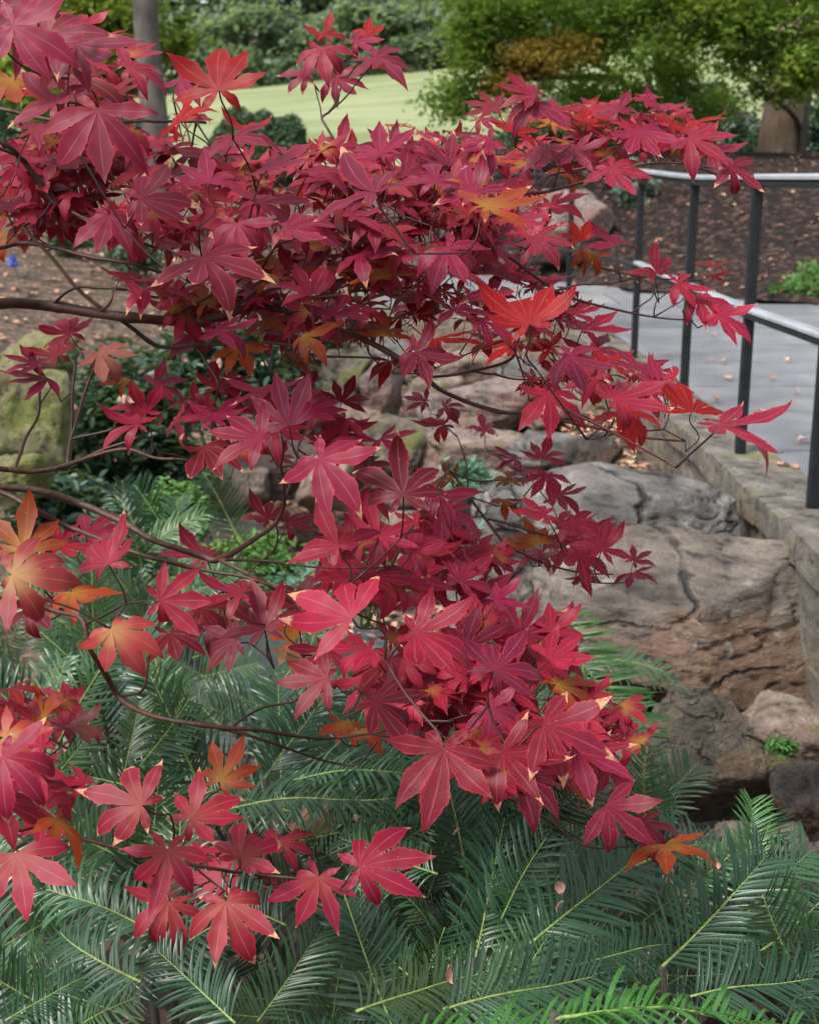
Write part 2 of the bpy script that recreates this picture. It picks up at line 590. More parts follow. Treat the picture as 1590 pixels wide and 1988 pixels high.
t = NT('rail_sky_lit_top')  # pale tone standing for sky light on top of the rails
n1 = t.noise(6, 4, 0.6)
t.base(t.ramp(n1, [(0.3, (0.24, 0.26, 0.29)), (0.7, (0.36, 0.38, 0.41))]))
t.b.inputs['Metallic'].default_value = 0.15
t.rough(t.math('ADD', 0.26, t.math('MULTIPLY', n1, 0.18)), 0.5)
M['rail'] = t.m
t = NT('post_paint')
n1 = t.noise(14, 4, 0.6)
t.base(t.ramp(n1, [(0.3, (0.009, 0.011, 0.013)), (0.75, (0.017, 0.019, 0.023))])).rough(0.5, 0.18)
M['post'] = t.m
t = NT('knob_rust')
n1 = t.noise(60, 4, 0.6)
t.base(t.ramp(n1, [(0.3, (0.06, 0.022, 0.018)), (0.75, (0.15, 0.06, 0.045))])).rough(0.6, 0.4)
M['knob'] = t.m

t = NT('creek_water')
n1 = t.noise(9, 3, 0.5, stretch=(1, 2, 1))
t.base((0.05, 0.065, 0.065)).rough(0.10, 0.8).bump(n1, 0.5, 0.03)
M['water'] = t.m

t = NT('dead_leaf')
oi = t.n('ShaderNodeObjectInfo')
n1 = t.noise(4, 4, 0.6, kind='Generated')
c = t.mix(0.5, t.ramp(n1, [(0.3, (0.28, 0.13, 0.09)), (0.7, (0.60, 0.38, 0.29))]), t.ramp(oi.outputs['Random'], [(0, (0.34, 0.16, 0.10)), (0.5, (0.55, 0.30, 0.24)), (1, (0.66, 0.50, 0.40))]))
t.base(c).rough(0.8, 0.25).translucent(c, 0.15)
M['dead'] = t.m
t = NT('leaf_litter')
n1 = t.noise(13, 2, 0.5)
n2 = t.noise(37, 2, 0.5)
c = t.mix(t.mr(n2, 0.45, 0.6), t.ramp(n1, [(0.3, (0.20, 0.095, 0.06)), (0.5, (0.40, 0.21, 0.14)), (0.7, (0.55, 0.37, 0.27))]), t.ramp(n1, [(0.3, (0.30, 0.15, 0.12)), (0.7, (0.42, 0.33, 0.16))]))
t.base(c).rough(0.85, 0.2)
M['litter'] = t.m
t = NT('blue_petals')
n1 = t.noise(60, 2)
t.base(t.ramp(n1, [(0.3, (0.06, 0.10, 0.42)), (0.7, (0.14, 0.22, 0.62))])).rough(0.6, 0.3)
M['blue'] = t.m
t = NT('white_tag')
n1 = t.noise(10, 2)
t.base(t.ramp(n1, [(0.3, (0.62, 0.62, 0.60)), (0.7, (0.74, 0.74, 0.72))])).rough(0.5, 0.4)
M['white'] = t.m

# ================================================================ SETTING: ground
WALL = [(1.13, 1.4), (1.13, 3.0), (1.13, 5.2), (1.14, 6.5), (1.03, 7.9), (0.62, 8.55), (0.15, 8.95), (-0.25, 9.6), (-0.5, 10.8), (-0.62, 12.6), (-0.7, 15.0), (-0.8, 18.5)]
PATH_Z = 0.63
wall_xy = smooth_path(WALL, 6)


def wall_side(x, y):
    """Signed distance to the wall line: positive on the path's side."""
    d = wall_xy - np.array([x, y])
    k = int(np.argmin((d ** 2).sum(1)))
    k0, k1 = max(k - 1, 0), min(k + 1, len(wall_xy) - 1)
    tx, ty = wall_xy[k1] - wall_xy[k0]
    n = math.hypot(tx, ty)
    nx, ny = ty / n, -tx / n
    return (x - wall_xy[k][0]) * nx + (y - wall_xy[k][1]) * ny


def low_h(x, y):
    h = 0.56 * sm(4.2, 9.0, y)
    h += 0.34 * math.exp(-((x - 0.95) / 0.42) ** 2) * sm(3.9, 4.9, y) * (1 - 0.55 * sm(4.5, 9, y))
    h += 0.40 * sm(-1.2, -3.2, x) * sm(1.5, 5.5, y) * (1 - sm(6, 12, y) * 0.6)
    h += 0.30 * sm(-0.7, -1.6, x) * sm(7.5, 10.5, y)
    h -= 0.10 * math.exp(-((x + 0.45) / 0.6) ** 2 - ((y - 3.9) / 0.55) ** 2)
    return h


def back_h(x, y):
    h = PATH_Z - 0.03 + 0.088 * max(0.0, y - 11.0) * sm(11, 15, y)
    h += 0.16 * sm(1.0, 3.5, x - 0.25 * max(0, 12 - y) * 0) * sm(10.0, 13.0, y)
    if y > 25:
        h += (y - 25) * 0.042 * sm(25, 32, y) + 0.085 * max(-30, min(30, x)) * sm(25, 45, y)
    return h


def ground_h(x, y):
    s = wall_side(x, y) if y < 16 else 1.0
    k = sm(-0.10, 0.12, s)
    hl = low_h(x, y)
    hb = min(back_h(x, y), PATH_Z - 0.03) if y < 11 else back_h(x, y)
    h = hl * (1 - k) + hb * k
    if y > 9:
        q = sm(9, 16, y)
        h = h * (1 - q) + back_h(x, y) * q
    return h + 0.02 * noise.noise(Vector((x * 1.3, y * 1.3, 0))) * (1 - sm(0, 1, s))


xs = np.concatenate([np.linspace(-75, -8, 22), np.linspace(-7.5, 7.5, 90), np.linspace(8, 75, 22)])
ys = np.concatenate([np.linspace(-6, 1, 8), np.linspace(1.1, 14, 96), np.linspace(14.5, 32, 30), np.linspace(34, 140, 36)])
gv = [(x, y, ground_h(x, y) - 0.006) for y in ys for x in xs]
nx_ = len(xs)
gf = np.array([(j * nx_ + i, j * nx_ + i + 1, (j + 1) * nx_ + i + 1, (j + 1) * nx_ + i) for j in range(len(ys) - 1) for i in range(nx_ - 1)])
tag(make('ground', mesh('ground', gv, gf), M['soil']), kind='structure')


def sheet(name, poly_fn, xr, yr, step, mat, lift, zfn=ground_h):
    """A sheet over the ground where poly_fn holds (its edge follows the cells' corners closely enough for planted ground)."""
    X = np.arange(xr[0], xr[1] + 1e-6, step[0])
    Y = np.arange(yr[0], yr[1] + 1e-6, step[1])
    V = [(x, y, zfn(x, y) + lift) for y in Y for x in X]
    n = len(X)
    Fc = []
    for j in range(len(Y) - 1):
        for i in range(n - 1):
            if poly_fn(X[i] + step[0] / 2, Y[j] + step[1] / 2):
                Fc.append((j * n + i, j * n + i + 1, (j + 1) * n + i + 1, (j + 1) * n + i))
    me = mesh(name, V, Fc)
    bm = bmesh.new()
    bm.from_mesh(me)
    bmesh.ops.delete(bm, geom=[v for v in bm.verts if not v.link_faces], context='VERTS')
    bm.to_mesh(me)
    bm.free()
    return tag(make(name, me, mat), kind='structure')


sheet('lawn', lambda x, y: y > 24 + 0.6 * math.sin(x * 0.3) + 0.1 * abs(x), (-60, 60), (22, 110), (1.2, 0.8), M['lawn'], 0.03)

# path's far edge, where the mulch bed begins
FAR = [(9.0, 7.2), (5.0, 8.6), (3.05, 9.6), (2.1, 10.6), (1.25, 12.4), (0.75, 15.5), (0.55, 20.0)]
far_xy = smooth_path(FAR, 6)


def far_y(x):
    xs_ = far_xy[::-1, 0]
    return float(np.interp(x, xs_, far_xy[::-1, 1]))


def mulch_h(x, y):
    e = y - far_y(x)
    return ground_h(x, y) * 0 + max(back_h(x, y), PATH_Z) + 0.05 * sm(0, 0.3, e) + 0.56 * sm(0.1, 5.0, e) * (1 - 0.5 * sm(7, 12, e)) + 0.03 * noise.noise(Vector((x * 2.1, y * 2.1, 3)))


def strip(name, inner, outer_fn, n_out, width, mat, zfn):
    V, Fc = [], []
    m = len(inner)
    for k in range(n_out + 1):
        q = (k / n_out) ** 1.3
        for (x, y) in inner:
            ox, oy = outer_fn(x, y)
            px, py = x + ox * width * q, y + oy * width * q
            V.append((px, py, zfn(px, py)))
    for k in range(n_out):
        for i in range(m - 1):
            Fc.append((k * m + i, k * m + i + 1, (k + 1) * m + i + 1, (k + 1) * m + i))
    return tag(make(name, mesh(name, V, Fc), mat), kind='structure')


strip('mulch_bed', smooth_path(FAR, 12), lambda x, y: (0.55, 0.83), 44, 12.5, M['mulch'], mulch_h)

# dark mulch-coloured sheet that paints the shade under the plum yews
sheet('yew_shade_sheet', lambda x, y: (x + 0.05) ** 2 / 1.5 + (y - 1.9) ** 2 / 2.0 < 1, (-1.8, 1.0), (0.2, 3.6), (0.1, 0.1), M['mulch'], 0.006)

# ---------------------------------------------------------------- paved path, slab by slab
path_base_pts = []


def in_path(x, y):
    return wall_side(x, y) > 0.02 and y < far_y(x) + 0.5 and x < 6.5 and y < 17.5 and x > -0.8


pv, pf = [], []
X = np.arange(-5.0, 7.0, 0.25)
Y = np.arange(1.0, 18.0, 0.25)
for j, y in enumerate(Y):
    for x in X:
        pv.append((x, y, PATH_Z - 0.022 + 0.0))
for j in range(len(Y) - 1):
    for i in range(len(X) - 1):
        if in_path(X[i] + 0.125, Y[j] + 0.125):
            pf.append((j * len(X) + i, j * len(X) + i + 1, (j + 1) * len(X) + i + 1, (j + 1) * len(X) + i))
me = mesh('path', pv, pf)
bm = bmesh.new(); bm.from_mesh(me)
bmesh.ops.delete(bm, geom=[v for v in bm.verts if not v.link_faces], context='VERTS')
bm.to_mesh(me); bm.free()
path = tag(make('path', me, M['mortar']), kind='structure')
rr = random.Random(5)
slab_cache = {}
y = 1.9
while y < 15.5:
    h = rr.choice([0.62, 0.78, 0.92]) if y < 9 else rr.choice([0.9, 1.2])
    x = -4.2 + rr.uniform(0, 0.5) if y > 7.7 else 1.243
    while x < 6.0:
        wdt = rr.choice([0.62, 0.8, 1.05, 1.25])
        cx, cy = x + wdt / 2, y + h / 2
        ok = sum(in_path(cx + a * wdt * 0.5, cy + b * h * 0.5) for a in (-1, 1) for b in (-1, 1))
        if in_path(cx, cy) and (ok >= 3 or y > 9):
            key = (wdt, h)
            if key not in slab_cache:
                slab_cache[key] = box_mesh('paving_slab', wdt - 0.022, h - 0.022, 0.05, 0.008)
            o = make('paving_slab', slab_cache[key], M['slate'])
            o.location = (cx, cy, PATH_Z - 0.025 + rr.uniform(-0.002, 0.003))
            o.rotation_euler = (rr.uniform(-1, 1) * 0.002, rr.uniform(-1, 1) * 0.002, 0)
            adopt(o, path)
        x += wdt
    y += h

# ---------------------------------------------------------------- low retaining wall under the railing
wall = thing('retaining_wall', (1.13, 3.5, 0), 'low weathered stone wall carrying the railing along the edge of the slate path', 'wall')


def along(pts, s):
    acc = 0.0
    for a, b in zip(pts[:-1], pts[1:]):
        L = math.hypot(*(b - a))
        if acc + L >= s:
            t_ = (s - acc) / L
            p = a + (b - a) * t_
            d = (b - a) / L
            return p, d
        acc += L
    return pts[-1], (pts[-1] - pts[-2]) / np.linalg.norm(pts[-1] - pts[-2])


total = sum(np.linalg.norm(b - a) for a, b in zip(wall_xy[:-1], wall_xy[1:]))
rr = random.Random(9)


def course(name, z0, hgt, wid, off, lens, mat, bev, jit):
    s = rr.uniform(0, 0.2)
    k = 0
    while s < total - 0.6:
        L = rr.choice(lens)
        p, d = along(wall_xy, s + L / 2)
        me = box_mesh(name, L - 0.014, wid + rr.uniform(-0.012, 0.012), hgt - 0.010, bev, jit, k + 1, cuts=3)
        o = make(name, me, mat)
        nrm = np.array([d[1], -d[0]])
        c = p + nrm * off
        o.location = (c[0], c[1], z0 + hgt / 2 + rr.uniform(-0.003, 0.003))
        o.rotation_euler = (rr.uniform(-0.01, 0.01), rr.uniform(-0.008, 0.008), math.atan2(d[1], d[0]) + rr.uniform(-0.012, 0.012))
        adopt(o, wall)
        s += L
        k += 1


course('capstone', 0.545, 0.10, 0.215, 0.0, [0.42, 0.5, 0.62], M['wall_stone'], 0.008, 0.012)
course('stone', 0.33, 0.215, 0.19, 0.005, [0.38, 0.55, 0.7], M['wall_stone'], 0.01, 0.02)
course('stone', 0.11, 0.22, 0.20, 0.005, [0.45, 0.6, 0.8], M['wall_stone'], 0.01, 0.02)
course('stone', -0.12, 0.23, 0.21, 0.005, [0.5, 0.7], M['wall_stone'], 0.01, 0.02)

# ---------------------------------------------------------------- railing
rail = thing('railing', (1.13, 4.25, 0.645), 'dark metal railing with top rail painted sky lit and thinner rail halfway down its posts', 'railing')
posts = [(1.145, 2.55), (1.14, 3.50), (1.12, 4.24), (1.125, 5.20), (1.16, 6.60), (0.985, 8.0), (0.19, 8.88), (-0.42, 10.2), (-0.62, 12.6)]
TOPZ = 1.545
for i, (x, y) in enumerate(posts):
    top = TOPZ - 0.012
    bmz = 0.64
    me = box_mesh('post', 0.033, 0.033, top - bmz, 0.005)
    o = make('post', me, M['post'])
    o.location = (x, y, (top + bmz) / 2)
    adopt(o, rail)


def rail_bar(name, pts, w_, h_, mat, parent=None):
    pts = smooth_path(pts, 8)
    V, Fc = [], []
    prof = [(-w_, -h_ * 0.7), (-w_, h_ * 0.25), (-w_ * 0.6, h_), (w_ * 0.6, h_), (w_, h_ * 0.25), (w_, -h_ * 0.7), (w_ * 0.5, -h_), (-w_ * 0.5, -h_)]
    for i, p in enumerate(pts):
        d = pts[min(i + 1, len(pts) - 1)] - pts[max(i - 1, 0)]
        d = d / np.linalg.norm(d[:2])
        nrm = np.array([d[1], -d[0]])
        for a, b in prof:
            V.append((p[0] + nrm[0] * a, p[1] + nrm[1] * a, p[2] + b))
    m = len(prof)
    for i in range(len(pts) - 1):
        for k in range(m):
            Fc.append((i * m + k, i * m + (k + 1) % m, (i + 1) * m + (k + 1) % m, (i + 1) * m + k))
    Fc += [tuple(range(m)), tuple(reversed([(len(pts) - 1) * m + k for k in range(m)]))]
    return make(name, mesh(name, V, Fc, False), mat, parent or rail)


tp = [(x, y, TOPZ + (0.030 if y > 6.4 else 0.0) + (0.016 if y > 8.5 else 0)) for x, y in posts]
tp.insert(0, (1.15, 1.9, TOPZ))
bar = rail_bar('top_rail', [(x, y, z - 0.014) for x, y, z in tp], 0.021, 0.012, M['post'])
rail_bar('sky_lit_strip', [(x, y, z + 0.006) for x, y, z in tp[:6]], 0.024, 0.0095, M['rail'], bar)  # pale strip paints the sky's brightness along the top of the dark bar
mpts = [(x - 0.004, y, 1.125) for x, y in [(1.15, 1.9)] + posts]
bar = rail_bar('middle_rail', [(x, y, z - 0.013) for x, y, z in mpts], 0.020, 0.011, M['post'])
rail_bar('sky_lit_strip', [(x, y, z + 0.006) for x, y, z in mpts[:6]], 0.022, 0.009, M['rail'], bar)  # same painted sky light on the middle rail
bm = bmesh.new()
bmesh.ops.create_icosphere(bm, subdivisions=3, radius=0.036)
for v in bm.verts:
    v.co *= 1 + 0.12 * noise.noise(v.co * 40)
me = bpy.data.meshes.new('knob'); bm.to_mesh(me); bm.free()
o = make('knob', me, M['knob'])
o.location = (posts[4][0], posts[4][1] - 0.03, TOPZ + 0.005)
adopt(o, rail)


# ================================================================ ROCKS
ICO = {}


def ico(sub):
    if sub not in ICO:
        bm = bmesh.new()
        bmesh.ops.create_icosphere(bm, subdivisions=sub, radius=1.0)
        bm.verts.ensure_lookup_table()
        ICO[sub] = (np.array([v.co[:] for v in bm.verts]), np.array([[v.index for v in f.verts] for f in bm.faces]))
        bm.free()
    return ICO[sub]


def rock_mesh(dims, seed, sub=4, planes=16, rough=0.05, strata=0.0, soft=26.0, extra=None):
    D, Fc = ico(sub)
    rg = np.random.default_rng(seed)
    N = rg.normal(size=(planes, 3))
    N /= np.linalg.norm(N, axis=1)[:, None]
    N = np.vstack([N, np.eye(3), -np.eye(3)])
    off = np.concatenate([rg.uniform(0.66, 0.98, planes), np.full(6, 0.97)])
    if extra is not None:
        E = np.array([e[:3] for e in extra], float)
        E /= np.linalg.norm(E, axis=1)[:, None]
        N = np.vstack([N, E])
        off = np.concatenate([off, [e[3] for e in extra]])
    dots = np.maximum(D @ N.T, 1e-3) / off[None, :]
    r = (dots ** soft).sum(1) ** (-1.0 / soft)
    V = D * r[:, None]
    V = V * np.array(dims)[None, :]
    sz = float(np.mean(dims))
    o = Vector((seed * 1.37, seed * 0.71, seed * 2.3))
    out = np.empty_like(V)
    for i, p in enumerate(V):
        pv = Vector(p)
        a = noise.fractal(pv * (1.6 / sz) + o, 0.9, 2.1, 4) * rough
        b = noise.fractal(pv * (7.0 / sz) + o, 0.8, 2.1, 3) * rough * 0.28
        k = 1 + a + b
        if strata:
            z = p[2] / sz + 0.25 * noise.noise(pv * (1.1 / sz) + o)
            k += strata * (abs(((z * 4.3) % 1.0) - 0.5) - 0.25) * -0.5
            rdg = abs(noise.noise(Vector((p[0] * 1.3, p[1] * 1.3, p[2] * 4.5)) * (1.15 / sz) + o * 1.7))
            k -= strata * 0.9 * max(0.0, 1 - rdg / 0.045)
            rd2 = abs(noise.noise(Vector((p[0] * 3.2, p[1] * 2.0, p[2] * 0.8)) * (0.9 / sz) + o * 2.9))
            k -= strata * 0.35 * max(0.0, 1 - rd2 / 0.02)
            k -= strata * 0.55 * max(0.0, 1 - abs(((z * 2.1 + 0.3) % 1.0) - 0.5) / 0.05)
        out[i] = p * k
    return mesh('boulder', out, Fc)


def boulder(name, loc, dims, seed, mat, label, rot=0.0, cat='rock', group=None, parent=None, **kw):
    me = rock_mesh(dims, seed, **kw)
    o = make(name, me, mat)
    o.location = loc
    o.rotation_euler = (0, 0, rot) if np.isscalar(rot) else rot
    if label:
        tag(o, label, cat, group)
    return o


# the great layered boulder at the foot of the wall
big = thing('boulder', (0.55, 3.45, 0.1), 'huge layered grey and brown boulder leaning against the low wall', 'boulder')
o = boulder('upper_layer', P(1235, 1000, 3.72) + Vector((0, 0.12, -0.04)), (0.44, 0.40, 0.135), 21, M['rock_grey'], None, (0.06, 0.07, -0.10), sub=6, rough=0.075, strata=0.05, extra=[(0.1, -0.9, 0.45, 0.86)])
adopt(o, big)
o = boulder('lower_block', P(1285, 1215, 3.42) + Vector((0.02, 0.12, -0.02)), (0.53, 0.42, 0.255), 34, M['rock_brown'], None, (0.0, 0.05, -0.16), sub=6, rough=0.055, strata=0.045, soft=60, planes=14, extra=[(0.05, -1.0, 0.28, 0.80), (0.0, -0.5, 0.85, 0.88), (-0.7, -0.7, 0.1, 0.9)])
adopt(o, big)

ROCKS = [  # x, y, depth, half-width px, half-height px, material, label, extra
    (1385, 1490, 2.75, 150, 105, 'rock_big_olive', 'mossy rounded rock lying in front of the huge boulder', {}),
    (1550, 1430, 2.80, 110, 36, 'rock_tan', 'flat pale slab of rock wedged under the right end of the huge boulder', {}),
    (1575, 1560, 2.55, 55, 80, 'rock_dark', 'dark rock beside the mossy rounded rock at the edge of the view', {}),
    (1410, 1395, 2.95, 36, 26, 'rock_pink', 'small pink stone perched between the huge boulder and mossy rock', {}),
    (1200, 1440, 2.85, 90, 75, 'rock_tan', 'pale tan rock behind the crimson leaf tips left of the mossy rock', {}),
    (1455, 1690, 2.35, 110, 75, 'rock_tan', 'pale rock glimpsed behind the upper sprays of the plum yew', {}),
    (1520, 1790, 2.2, 70, 90, 'rock_dark', 'dark brown rock in the shade right of the plum yew', {}),
    (1575, 1705, 2.3, 40, 60, 'rock_pink', 'brownish pink stone above the dark shaded rock at right', {}),
    (1150, 885, 4.75, 62, 48, 'rock_dark', 'dark brown rounded rock on the litter above the huge boulder', {}),
    (1060, 880, 5.2, 80, 40, 'rock_grey', 'grey slab behind the dark brown rounded rock', {}),
    (960, 880, 5.5, 120, 42, 'rock_tan', 'long pale tan slab in the middle of the rockery', {}),
    (860, 860, 5.6, 72, 52, 'rock_pink', 'rounded pink rock beneath the scarlet hanging leaf', {}),
    (770, 870, 5.6, 62, 55, 'rock_olive', 'mossy rock left of the rounded pink rock', {}),
    (955, 790, 6.1, 130, 42, 'rock_pink', 'broad flat pink slab forming a step below the path', {}),
    (1085, 800, 6.0, 85, 40, 'rock_tan', 'tan slab at the right end of the rockery step', {}),
    (830, 780, 6.3, 60, 48, 'rock_tan', 'blocky tan rock in the rockery step left of the flat pink slab', {}),
    (735, 760, 6.3, 55, 60, 'rock_pink', 'upright pinkish grey rock beside the mossy upright rock', {}),
    (668, 735, 6.3, 50, 55, 'rock_olive', 'mossy upright rock at the left end of the rockery', {}),
    (880, 725, 7.0, 90, 34, 'rock_tan', 'wide tan rock in the upper course of the rockery', {}),
    (1000, 735, 6.9, 70, 34, 'rock_grey', 'grey rock in the upper course of the rockery', {}),
    (1120, 755, 6.6, 70, 30, 'rock_pink', 'low pink rock in the upper course next to the wall', {}),
    (770, 700, 7.3, 60, 36, 'rock_grey', 'grey rock at the top left of the rockery', {}),
    (690, 840, 5.7, 60, 45, 'rock_tan', 'tan rock with a dark gap beneath it', {}),
    (560, 900, 5.2, 105, 50, 'rock_dark', 'brown overhanging rock above a dark hollow', {}),
    (630, 940, 5.0, 55, 50, 'rock_tan', 'tan wedge shaped rock right of the dark hollow', {}),
    (440, 960, 5.0, 70, 42, 'rock_tan', 'half buried tan rock left of the dark hollow', {}),
    (440, 1050, 4.6, 90, 26, 'rock_dark', 'low brown rock at the far edge of the creek', {}),
    (900, 960, 5.0, 80, 38, 'rock_pink', 'pinkish rock behind the olive tinted small leaves', {}),
    (980, 1010, 4.5, 90, 60, 'rock_grey', 'grey rock at the left shoulder of the huge boulder', {}),
    (1000, 1150, 3.85, 120, 110, 'rock_grey', 'grey rock under the left end of the huge boulder', {}),
    (20, 800, 4.3, 95, 110, 'rock_moss', 'big yellow green moss covered boulder at the left edge', {}),
    (10, 935, 3.9, 80, 50, 'rock_moss', 'smaller mossy rock below the big moss covered boulder', {}),
    (60, 700, 5.0, 80, 50, 'rock_moss', 'mossy hump behind the big moss covered boulder', {}),
    (1120, 420, 12.5, 95, 52, 'rock_pink', 'large brownish boulder on the mulch beyond the railing', {}),
    (1085, 480, 11.9, 55, 32, 'rock_dark', 'dark boulder at the front corner of the mulch bed', {}),
    (1000, 395, 14.0, 80, 40, 'rock_pink', 'grey pink boulder behind the far end of the railing', {}),
    (30, 335, 9.5, 60, 26, 'rock_grey', 'pale grey rock on the soil bank behind the upper left branches', {}),
]
for k, (x, y, d, hw, hh, m, lab, kw) in enumerate(ROCKS):
    c = P(x, y, d)
    a, b = hw * d / F_PX * 1.08, hh * d / F_PX * 1.15
    o = boulder('rock' if hw < 90 else 'boulder', c + Vector((0, a * 0.5, -b * 0.15)), (a, a * random.uniform(0.75, 1.0), b), 100 + k, M[m], lab, random.uniform(-0.4, 0.4) * (0.3 if hw > 80 else 1), sub=5, rough=0.11 if m != 'rock_moss' else 0.2, soft=44 if m != 'rock_moss' else 16, planes=11, strata=0.05 if m != 'rock_moss' else 0.02)

# rubble stones banked below the rocks, too small to name one by one
for k in range(46):
    x = random.uniform(600, 1180); y = random.uniform(700, 1000)
    p = None
    d = 7.4 - (y - 700) / 300 * 2.6
    p = P(x, y, d + random.uniform(0.1, 0.5))
    s = random.uniform(0.045, 0.12)
    o = boulder('stone', (p.x, p.y, min(p.z, ground_h(p.x, p.y) + 0.25) - s * 0.3), (s * random.uniform(1, 1.5), s, s * random.uniform(0.6, 0.9)), 300 + k, M[random.choice(['rock_tan', 'rock_pink', 'rock_grey', 'rock_dark', 'rock_olive'])], 'small rubble stone packed between the larger rocks of the rockery', random.uniform(0, 3), 'stone', 'rubble stones of the rockery', sub=3, planes=10, soft=20)
for k, (x, y, m) in enumerate([(1290, 1600, 'rock_dark'), (1360, 1650, 'rock_pink'), (1480, 1600, 'rock_dark'), (1540, 1660, 'rock_olive'), (1430, 1770, 'rock_dark'), (1560, 1860, 'rock_dark'), (1380, 1730, 'rock_tan'), (1590, 1500, 'rock_dark'), (1300, 1360, 'rock_dark'), (1480, 1850, 'rock_pink'), (1270, 1420, 'rock_dark'), (1510, 1500, 'rock_pink')]):
    p = G(x, y, 0.03)
    s = random.uniform(0.05, 0.09)
    boulder('stone', p, (s * 1.3, s, s * 0.75), 400 + k, M[m], 'stone lying in the dark gaps below the huge boulder', random.uniform(0, 3), 'stone', 'stones below the huge boulder', sub=3, planes=10, soft=20)

# ---------------------------------------------------------------- creek
V, Fc = [], []
cen = (-0.50, 3.95)
for k in range(40):
    an = 2 * math.pi * k / 40
    r = 1 + 0.2 * math.sin(3 * an) + 0.1 * math.sin(5 * an + 1)
    V.append((cen[0] + 0.62 * r * math.cos(an), cen[1] + 0.55 * r * math.sin(an), -0.03))
tag(make('water', mesh('water', V, [tuple(range(40))]), M['water']), kind='structure')


# ---------------------------------------------------------------- leaf litter
def leaf_quads(C, size, rg, flat=0.0, aspect=0.5, fold=0.15, up=None):
    """Folded pointed leaves: 6 vertices and two quads each, at points C."""
    n = len(C)
    size = np.broadcast_to(np.asarray(size, float), (n,)) if np.ndim(size) else np.full(n, float(size))
    u = rg.normal(size=(n, 3))
    nrm = rg.normal(size=(n, 3))
    if flat:
        base = np.array([0, 0, 1.0]) if up is None else np.asarray(up, float)
        nrm = nrm * (1 - flat) + base * flat * 2.2
    nrm /= np.linalg.norm(nrm, axis=1)[:, None]
    u -= nrm * (u * nrm).sum(1)[:, None]
    u /= np.linalg.norm(u, axis=1)[:, None]
    v = np.cross(nrm, u)
    L = size[:, None]
    W = L * aspect
    a = C - u * L * 0.5
    b = C + u * L * 0.5 - nrm * L * 0.12
    m1 = C - u * L * 0.12 + v * W * 0.5 + nrm * L * fold
    m2 = C + u * L * 0.22 + v * W * 0.42 + nrm * L * fold * 0.7
    m3 = C - u * L * 0.12 - v * W * 0.5 + nrm * L * fold
    m4 = C + u * L * 0.22 - v * W * 0.42 + nrm * L * fold * 0.7
    V = np.stack([a, m1, m2, b, m4, m3], 1).reshape(-1, 3)
    i = np.arange(n)[:, None] * 6
    Fq = np.concatenate([i + np.array([[0, 3, 2, 1]]), i + np.array([[0, 5, 4, 3]])], 0)
    return V, Fq


def litter(name, pts, size, kind='stuff'):
    C = np.array(pts)
    V, Fq = leaf_quads(C, RNG.uniform(size[0], size[1], len(C)), RNG, 0.75, 0.7, 0.12)
    return tag(make(name, mesh(name, V, Fq, False), M['litter']), kind=kind)


pts = []
while len(pts) < 1500:
    x = random.uniform(390, 1370); y = random.uniform(800, 1080)
    p = G(x, y, 0.3)
    gx, gy = p.x, p.y
    if gy < 9 and wall_side(gx, gy) < -0.14:
        pts.append((gx, gy, ground_h(gx, gy) + random.uniform(0.005, 0.03)))
for _ in range(420):
    gx, gy = random.uniform(0.62, 0.98), random.uniform(4.25, 5.9)
    pts.append((gx, gy, ground_h(gx, gy) + random.uniform(0.01, 0.045)))
litter('leaf_litter', pts, (0.025, 0.055))
pts = []
for _ in range(2600):
    gx = random.uniform(-4.5, -0.3); gy = random.uniform(5.5, 19)
    pts.append((gx, gy, ground_h(gx, gy) + 0.015))
litter('fallen_leaves', pts, (0.025, 0.06))
pts = []
for _ in range(800):
    e = random.random() ** 1.4 * 6.0
    q = far_xy[random.randrange(0, len(far_xy) - 6)]
    gx, gy = q[0] + 0.55 * e + random.uniform(-0.3, 0.3), q[1] + 0.83 * e + 0.15
    pts.append((gx, gy, mulch_h(gx, gy) + 0.02))
litter('mulch_litter', pts, (0.03, 0.075))

# a few leaves lying on the slates, each a thing
DL = []
for sd_ in range(4):
    rg = np.random.default_rng(50 + sd_)
    n = 7
    V, Fc = [], []
    for i in range(n):
        t_ = i / (n - 1)
        wv = 0.34 * math.sin(math.pi * min(1, t_ * 0.93 + 0.05)) ** 0.8
        curl = 0.5 * (t_ - 0.4) ** 2 * rg.uniform(0.5, 1.8)
        for s_ in (-1, 0, 1):
            V.append(((t_ - 0.5), s_ * wv, curl + abs(s_) * 0.16 * rg.uniform(0.4, 1.4)))
    for i in range(n - 1):
        for j in (0, 1):
            Fc.append((i * 3 + j, i * 3 + j + 1, (i + 1) * 3 + j + 1, (i + 1) * 3 + j))
    DL.append(mesh('fallen_leaf', V, Fc))


def dead_leaf(p, s, label, group, rot):
    o = make('fallen_leaf', random.choice(DL), M['dead'])
    o.location = p
    o.scale = (s, s, s)
    o.rotation_euler = rot
    return tag(o, label, 'leaf', group)


for (x, y) in [(1375, 700), (1405, 702), (1500, 735), (1545, 760), (1560, 855), (1520, 905), (1545, 910), (1385, 650), (1530, 700), (1480, 800), (1415, 735), (1390, 775)]:
    dead_leaf(G(x, y, PATH_Z + 0.012), random.uniform(0.035, 0.055), 'small dry leaf lying on the slate path behind the posts', 'dry leaves on the slate path', (random.uniform(-.2, .2), random.uniform(-.2, .2), random.uniform(0, 6)))

# ================================================================ BACKGROUND VEGETATION
def blob(cx_, rad, n, rg, shell=0.35):
    d = rg.normal(size=(n, 3))
    d /= np.linalg.norm(d, axis=1)[:, None]
    r = rg.uniform(shell, 1.0, n) ** 0.6
    return np.asarray(cx_)[None] + d * r[:, None] * np.asarray(rad)[None]


